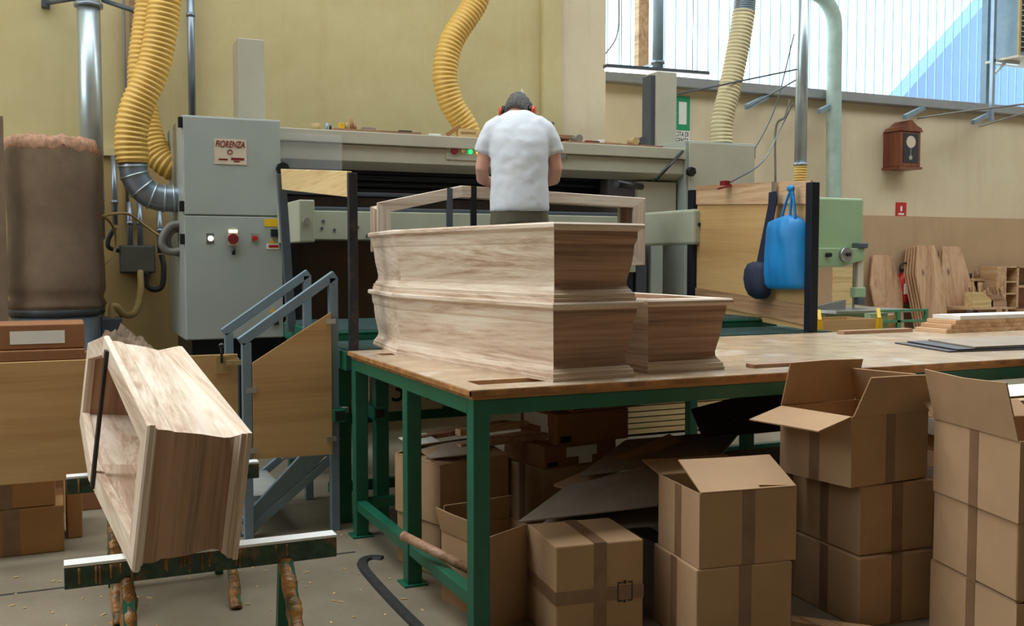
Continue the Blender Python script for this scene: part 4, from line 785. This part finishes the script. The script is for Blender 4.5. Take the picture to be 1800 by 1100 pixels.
MB().prism([(b.x-.26, YW-.024, (a.z+b.z)/2-.06), (b.x-.19, YW-.024, (a.z+b.z)/2), (b.x-.26, YW-.024, (a.z+b.z)/2+.06)], (0, .004, 0)).build('arrow_symbol', white, sg)
MB().box(a.x, b.x, YW-.018, YW-.001, a.z-.17, a.z-.003).build('caption_panel', white, sg)
for k, tx_ in enumerate(('USCITA DI', 'EMERGENZA')): text(tx_, .085, (b.x-.015, YW-.02, a.z-.05-.075*k), (PI/2, 0, 0), plastic_k, sg, align='RIGHT', width=(.25, .31)[k])
fs = thing('extinguisher_sign', 'small red fire extinguisher sign on the right wall', 'sign', aty(1584, 379, YW)); a = aty(1575, 380, YW-.012); b = aty(1593.5, 356, YW-.012); cx = (a.x+b.x)/2
MB().box(a.x, b.x, YW-.012, YW-.001, a.z, b.z).build('panel', red, fs); MB().box(cx-.016, cx+.016, YW-.014, YW-.012, a.z+.07, b.z-.05).build('cylinder_symbol', white, fs); MB().box(cx-.05, cx+.05, YW-.014, YW-.012, a.z+.02, a.z+.045).build('caption', white, fs)
c = aty(1587, 500, YW-.15); a = aty(1587, 532, YW-.15); b = aty(1587, 488, YW-.15)
fe = thing('fire_extinguisher', 'red fire extinguisher hanging on the wall between leaning coffin boards', 'extinguisher', (c.x, c.y, a.z)); r_ = .08
MB().loft([((c.x, c.y, z_), (q, 0, 0), (0, q, 0)) for z_, q in ((a.z, .06), (a.z+.02, r_), (b.z, r_), (b.z+.05, .055), (b.z+.07, .025), (b.z+.1, .025))], 20).build('cylinder', red, fe); MB().box(c.x-.05, c.x+.05, c.y-r_-.003, c.y-r_+.01, a.z+.12, a.z+.26).build('label', white, fe)
MB().bar((c.x-.03, c.y, b.z+.11), (c.x+.06, c.y, b.z+.12), .03, .02).build('valve', plastic_k, fe); MB().tube(smoothpath([(c.x-.02, c.y-.03, b.z+.1), (c.x-.1, c.y-.05, b.z+.08), (c.x-.1, c.y-.05, b.z+.16), (c.x, c.y-.05, b.z+.2), (c.x+.08, c.y-.05, b.z+.16)], 6), .012, 8).build('hose', plastic_k, fe); MB().box(c.x-.02, c.x+.02, c.y, YW-.05, b.z-.05, b.z).build('wall_bracket', darkgrey, fe)
# leaning boards
def board(label, us, vt, vs, y, lean, th=.025, zoff=0., mt=pine):
    uL, uR = us; a = aty(uL, 600, y+lean*.72); b = aty(uR, 600, y+lean*.72); w = (b.x-a.x)/2; cx = (a.x+b.x)/2; zt = aty((uL+uR)/2, vt, y+lean).z; zs = zt*(1-vs)
    pl = [(-w*.62, 0), (w*.62, 0), (w, zs), (w*.58, zt), (-w*.58, zt), (-w, zs)]
    pts = [Vector((cx+x_, y+lean*(z_/zt), z_)) for x_, z_ in pl]; return solo(MB().prism(pts, (0, th, 0)), 'coffin_board', mt, label, 'coffin lid', 'coffin shaped boards leaning on the wall')
board('single coffin shaped pine board left of the extinguisher', (1529, 1583), 448, .28, 10.0, .3)
for k in range(5): board('knotty coffin shaped board in the bigger leaning stack, %s' % ('frontmost', 'second from the front', 'third from the front', 'fourth from the front', 'backmost')[k], (1609-5*k, 1658-4*k), 431+k*.4, .24, 9.72+.055*k, .32)
for k in range(2): board('knotty coffin shaped board right of the big stack, %s' % ('in front', 'behind')[k], (1652-4*k, 1703-4*k), 433, .3, 9.9+.06*k, .3)
solo(MB().box(aty(1466, 500, 9.6).x, aty(1512, 500, 9.6).x, 9.6, 9.63, 0, aty(1490, 470, 9.6).z), 'plywood_offcut', ply_d if False else pale, 'tan plywood sheet standing behind the band saw', 'sheet')
# brackets, pipes and wires on the window wall
for k, u in enumerate((1312, 1440, 1590, 1710)):
    v = (188, 196, 206, 215)[k]; a = aty(u, v, YW-.45); b = aty(u+44, v-22, YW-.02)
    solo(MB().bar(a, b, .05, .06), 'shelf_bracket', bluegrey, 'steel bracket below the window ledge, %s from the left' % ('first', 'second', 'third', 'fourth')[k], 'bracket', 'brackets under the window ledge')
pp = thing('exhaust_pipe', 'silver vertical pipe with a yellow hose end above the right guard', 'pipe', aty(1406, 318, 7.6))
a = aty(1407, -80, 7.6); b = aty(1407, 290, 7.6); e = aty(1406, 325, 7.6); MB().cyl((b.x, 7.6, b.z), (b.x, 7.6, a.z), .057, 20).build('pipe', galv, pp); hose([(b.x, 7.6, b.z+.01), (b.x, 7.6, b.z-.08), (b.x, 7.6, 1.55)], .06, .024).build('hose_end', yellowh, pp)
MB().cyl((b.x, 7.6, b.z-.01), (b.x, 7.6, b.z+.02), .062, 20).build('clamp', galv_d, pp)
EY = YW-.28
ep = solo(MB().tube(resample(smoothpath([aty(1380, -20, EY), aty(1420, -16, EY), aty(1446, -4, EY), aty(1462, 20, EY), aty(1467, 50, EY), aty(1466, 150, EY), aty(1465, 440, EY)], 10), .05), .095, 16), 'downpipe', flat('pale_green_pipe', srgb(172, 190, 180), .4), 'pale grey green pipe with a bend at its top beside the window', 'pipe')
pipe('blue_duct', 'blue grey vertical pipe against the window behind the column', 1157, -80, 128, 9.8, .062, bluegrey, (110,))
fx = thing('tube_lamp', 'lit fluorescent tube lamp hung before the window', 'lamp', aty(1150, 125, 8.2)); a = aty(1064, 120, 8.2); b = aty(1243, 133, 8.2); MB().bar(a+Vector((0, 0, .02)), b+Vector((0, 0, .02)), .08, .03).build('batten', darkgrey, fx); MB().cyl(a-Vector((0, 0, .012)), b-Vector((0, 0, .012)), .016, 12).build('tube', tube_w, fx)
for t_ in (.15, .85): p = a+(b-a)*t_; MB().cyl(p+Vector((0, 0, .03)), p+Vector((0, 0, 4.3)), .004, 6).build('suspension_wire', darkgrey, fx)
WR = 'wires across the window wall'
for lb, pts, r_ in (('thin rod from the column up to the silver pipe, upper', [(1192, 165, 7.6), (1400, 122, 7.6)], .008), ('thin rod from the silver pipe down to the wall ledge', [(1312, 190, 9.5), (1400, 140, 7.7)], .008), ('thin chain hanging from the ledge to the right cabinet', [(1396, 60, 8.5), (1362, 190, 8.5), (1320, 272, 8.3), (1285, 316, 8.)], .007),
        ('thin chain running beside the other chain to the guard clip', [(1395, 180, 8.), (1370, 230, 8.), (1340, 285, 7.), (1285, 320, 5.2 if False else 6.8)], .006), ('grey cable dropping down the wall left of the silver pipe', [(1388, 175, 10.2), (1380, 205, 10.2), (1364, 225, 10.3), (1363, 320, 10.3)], .014),
        ('pale cable crossing the ledge towards the heater', [(1612, 208, 10.1), (1700, 195, 9.8), (1800, 183, 9.6)], .012), ('second pale cable under the heater', [(1722, 222, 9.85), (1765, 209, 9.75), (1810, 196, 9.6)], .012), ('thin dark cable hanging at the left window edge', [(1088, -10, 9.9), (1085, 60, 9.9), (1062, 98, 9.9)], .008)):
    solo(MB().tube(smoothpath([aty(*p) for p in pts], 8), r_, 6), 'wire', cable_g if 'cable' in lb else darkgrey, lb, 'wire', WR)
ht = thing('unit_heater', 'boxy hanging heater with dark louvres at the top right corner', 'heater', aty(1790, 110, 9.6))
a = aty(1788, 97, 9.75); b = aty(1850, -80, 9.75); MB().box(a.x, b.x+.3, 9.75, 10.2, a.z, b.z).build('casing', bluegrey, ht, bevel=.01); MB().box(a.x+.03, b.x+.3, 9.74, 9.75, a.z+.06, b.z).build('grille', navy, ht)
MB().box(a.x-.01, a.x+.03, 9.72, 9.75, a.z, b.z).build('grille_frame', cable_t, ht)
zz = a.z+.1
while zz < b.z: MB().box(a.x+.03, b.x+.3, 9.715, 9.74, zz, zz+.012).build('louvre', silver, ht); zz += .07
MB().box(a.x-.02, b.x+.3, 9.72, 10.25, a.z-.03, a.z).build('tray', cream, ht); c = aty(1748, 100, 9.95)
MB().box(c.x-.025, c.x+.025, 9.95, 10.0, aty(1748, 212, 9.95).z, b.z).build('upright', galv_d, ht); MB().bar((c.x, 9.97, a.z-.25), (a.x+.05, 9.97, a.z-.05), .03, .03).build('strut', galv, ht); MB().box(c.x, a.x+.3, 9.95, 10.0, a.z-.07, a.z-.03).build('arm', galv, ht)
# band saw
bs = thing('band_saw', 'sage green band saw behind the right guard', 'band saw', aty(1480, 600, 7.6)); BY = 7.6
a = aty(1428, 468, BY); b = aty(1519, 349, BY)
MB().box(a.x-.1, b.x, BY, BY+.45, aty(1480, 448, BY).z, b.z).build('upper_housing', sage, bs, bevel=.02); zc = aty(1480, 436, BY).z; zb = aty(1450, 469, BY-.06).z
MB().prism([(a.x-.1, BY-.08, zb), (a.x+.3, BY-.08, zb), (b.x-.05, BY-.08, zb+.07), (b.x-.05, BY-.08, zc), (a.x-.1, BY-.08, zc)], (0, .2, 0)).build('guide_arm', sage, bs, bevel=.008)
c = aty(1487, 447, BY-.1); MB().cyl((c.x, BY-.08, c.z), (c.x, BY-.12, c.z), .07, 24).build('hand_wheel', silver, bs); MB().cyl((c.x, BY-.12, c.z), (c.x, BY-.15, c.z), .02, 10).build('wheel_hub', plastic_k, bs); c = aty(1456, 448, BY-.1); MB().cyl((c.x, BY-.08, c.z), (c.x, BY-.13, c.z), .022, 12).build('lock_knob', plastic_k, bs)
c = aty(1507, 470, BY-.05); tz = aty(1480, 541, BY).z
MB().box(c.x-.03, c.x-.015, BY-.04, BY-.02, tz, zc).build('blade', silver, bs); MB().box(c.x, c.x+.07, BY-.06, BY, tz+.2, zc).build('guide_post', cream, bs); MB().box(c.x-.06, c.x+.08, BY-.09, BY-.02, tz+.1, tz+.2).build('blade_guide', sage_d, bs, bevel=.01); MB().box(c.x-.02, c.x+.06, BY-.1, BY-.03, tz+.03, tz+.1).build('guide_block', darkgrey, bs, bevel=.01)
MB().box(c.x-.03, c.x+.09, BY-.1, BY-.0, zc, zc+.05).build('post_clamp', darkgrey, bs, bevel=.01); MB().box(a.x-.1, a.x+.12, BY+.1, BY+.45, 0, zc).build('column', sage_d, bs, bevel=.01)
e = aty(1583, 541, BY-.3); MB().box(a.x-.1, e.x, BY-.45, BY+.4, tz-.03, tz).build('saw_table', silver, bs, bevel=.004); MB().box(a.x, e.x-.3, BY-.2, BY+.3, 0, tz-.03).build('base_cabinet', sage_d, bs, bevel=.01); a2 = aty(1432, 536, BY-.2); b2 = aty(1487, 522, BY-.2); MB().prism([(a2.x, BY-.2, tz), (b2.x, BY-.2, tz), (b2.x, BY-.2, tz+.09), (a2.x, BY-.2, tz+.03)], (0, .04, 0)).build('fence', cable_g, bs)
wb_ = thing('waste_bin', 'yellow framed wooden bin in front of the band saw', 'bin', aty(1490, 600, 6.7)); a = aty(1439, 600, 6.7); b = aty(1541, 560, 6.7)
MB().box(a.x, b.x, 6.7, 6.72, .1, b.z).build('front_board', ply, wb_); MB().box(a.x, b.x, 7.05, 7.07, .1, b.z).build('back_board', ply, wb_); MB().box(a.x, a.x+.02, 6.72, 7.05, .1, b.z).build('side_board', ply, wb_); MB().box(b.x-.02, b.x, 6.72, 7.05, .1, b.z).build('side_board', ply, wb_); MB().box(a.x+.02, b.x-.02, 6.72, 7.05, .1, .12).build('bottom_board', ply, wb_)
for x_ in (a.x-.03, b.x-.01):
    MB().box(x_, x_+.04, 6.66, 6.7, 0, b.z).build('upright', yellow, wb_); MB().bar((x_+.02, 6.68, b.z), (x_+.07, 6.75, b.z+.08), .03, .03).build('handle', yellow, wb_)
gf = thing('roller_stand', 'light green steel outfeed frame right of the band saw', 'stand', aty(1590, 600, 6.9)); a = aty(1545, 545, 6.9); b = aty(1632, 541, 6.9); z0 = aty(1600, 562, 6.9).z; lg_ = flat('light_green_paint', srgb(84, 150, 108), .45)
for z_ in (a.z, z0): MB().box(a.x, b.x, 6.9, 6.93, z_-.02, z_).build('rail', lg_, gf)
MB().box(b.x-.03, b.x, 6.9, 6.93, z0, a.z-.02).build('upright', lg_, gf); xx = aty(1577, 600, 6.9).x; MB().box(xx, xx+.04, 6.9, 6.94, 0, a.z-.02).build('leg', lg_, gf); MB().box(xx-.1, xx, 6.92, 7.0, .0, a.z-.05).build('side_plate', pale, gf); MB().box(xx-.3, xx-.1, 6.92, 7.0, a.z-.2, a.z-.03).build('motor_box', sage_d, gf); MB().cyl((xx-.3, 6.9, a.z-.2), (xx-.3, 6.9, a.z-.45), .05, 12).build('cable_loop', rubber, gf)
# cluttered bench at the far right
cb = thing('wall_shelf', 'open wooden pigeonhole shelf on the bench at the right edge', 'shelf', aty(1780, 550, 9.9)); Y_ = 9.9
xa, xb, xc, xd = [aty(u, 500, Y_).x for u in (1752, 1769, 1789, 1830)]; zt = aty(1780, 468, Y_).z; zb = aty(1780, 540, Y_).z
MB().box(xa, xb, Y_, Y_+.3, 0, zt).build('side_board', pale_y, cb); MB().box(xc-.02, xc+.02, Y_, Y_+.3, zb, zt).build('divider', pale_y, cb); MB().box(xb, xd+.4, Y_, Y_+.3, zt-.02, zt).build('top_board', pale_y, cb)
for v in (494, 515, 540): z_ = aty(1780, v, Y_).z; MB().box(xb, xc-.02, Y_, Y_+.3, z_-.02, z_).build('shelf_board', pale_y, cb)
for v in (502, 545, 560): z_ = aty(1780, v, Y_).z; MB().box(xc+.02, xd+.4, Y_-(.2 if v > 540 else 0), Y_+.3, z_-.03, z_).build('shelf_board', pale_y, cb)
MB().box(xb, xd+.4, Y_+.28, Y_+.3, 0, zt-.02).build('back_board', brownw, cb); MB().box(xd+.36, xd+.4, Y_, Y_+.28, 0, zt-.02).build('side_board', pale_y, cb)
bn = thing('small_bench', 'low wooden bench with wedges right of the leaning boards', 'bench', aty(1730, 600, 9.6)); Y_ = 9.6; xa, xb = [aty(u, 540, Y_).x for u in (1705, 1772)]
for v in (540, 557): z_ = aty(1730, v, Y_).z; MB().box(xa, xb, Y_, Y_+.4, z_-.03, z_).build('bench_top' if v == 540 else 'shelf_board', pale_y, bn)
for x_ in (xa, xb-.05): MB().box(x_, x_+.05, Y_, Y_+.05, 0, aty(1730, 540, Y_).z-.03).build('leg', darkgrey if x_ == xa else pale_y, bn)
MB().box(xa+.1, xb-.1, Y_+.1, Y_+.12, 0, aty(1730, 560, Y_).z-.03).build('front_board', brownw, bn)
zt = aty(1730, 540, Y_).z+.0005
for u0, u1, h_, lb in ((1711, 1748, .2, 'pale wedge block on the small bench, left'), (1745, 1772, .16, 'brown wedge block on the small bench, right')):
    x0, x1 = aty(u0, 530, Y_).x, aty(u1, 530, Y_).x; solo(MB().prism([(x0, Y_+.02, zt), (x1, Y_+.02, zt), (x1, Y_+.02, zt+h_*.4), (x0+(x1-x0)*.5, Y_+.02, zt+h_), (x0, Y_+.02, zt+h_)], (0, .12, 0)), 'wedge_block', pale if 'pale' in lb else brownw, lb, 'block')
ORD = 'first second third fourth fifth sixth seventh eighth ninth tenth eleventh twelfth thirteenth fourteenth fifteenth sixteenth'.split()
for k in range(16):
    x_ = aty(1714+k*3.6, 520, Y_+.2).x; h_ = .2+.14*random.random(); solo(MB().bar((x_, Y_+.22+.03*(k % 3), zt+.008), (x_+random.uniform(-.05, .05), Y_+.3, zt+h_), .022, .03), 'lath', pale_y if k % 3 else brownw, 'thin upright lath behind the wedges on the small bench, %s in the row' % ORD[k], 'lath', 'laths on the small bench')
sf = solo(MB().box(aty(1696, 490, 10.2).x, aty(1752, 490, 10.2).x, 10.1, 10.35, aty(1720, 491, 10.2).z-.02, aty(1720, 489, 10.2).z).box(aty(1696, 490, 10.2).x, aty(1752, 490, 10.2).x, 10.3, 10.35, aty(1720, 515, 10.2).z, aty(1720, 491, 10.2).z-.0201), 'hanging_shelf', pale_y, 'narrow shelf on the wall above the slats', 'shelf'); zs = aty(1720, 489, 10.2).z+.0005
for u, w, h_, mt, nm in ((1704, .07, .07, plastic_k, 'black jar on the narrow wall shelf'), (1717, .07, .1, brownw, 'brown block on the narrow wall shelf'), (1725, .06, .12, redd, 'dark red tin on the narrow wall shelf'), (1738, .05, .12, darkgrey, 'grey bottle on the narrow wall shelf'), (1746, .06, .08, brownw, 'last brown block on the narrow wall shelf')):
    x_ = aty(u, 480, 10.2).x; solo(MB().cyl((x_, 10.2, zs), (x_, 10.2, zs+h_), w/2, 12), 'shelf_tin', mt, nm, 'tin', 'tins on the wall shelf')

ch = MB(); rr = random.Random(5)
for k in range(150):
    x_ = rr.uniform(-.3, 1.3); y_ = rr.uniform(3.2, 5.0); a_ = rr.uniform(0, PI); l_ = rr.uniform(.004, .016); d_ = Vector((math.cos(a_), math.sin(a_), 0)); ch.bar(Vector((x_, y_, .002))-d_*l_, Vector((x_, y_, .003))+d_*l_, .006, .003)
o = ch.build('wood_chips', pale); o['kind'] = 'stuff'; o['label'] = 'tiny wood chips strewn on the concrete floor'; o['category'] = 'wood chips'
# bundle of flattened cartons behind the rightmost stack
rr = random.Random(11)
for k in range(12):
    j = rr.uniform(-.025, .025); z_ = .001+.069*k
    sheet('flattened_box', 'flattened carton in the bundle behind the rightmost stack, %s from the floor' % ORD[k], [(3.2+j, 2.84, z_), (4.0+j, 2.82-j, z_), (4.0+j, 3.22, z_), (3.2+j, 3.2+j*.5, z_)], .066, (card, grey_sheet, card_in)[k % 3], group='bundled flattened cartons')
sheet('paper_sheet', 'white crumpled sheet on the bundle behind the rightmost stack', [(3.4, 2.9, .831), (3.85, 2.88, .836), (3.9, 3.12, .84), (3.45, 3.15, .833)], .003, white, 'paper')
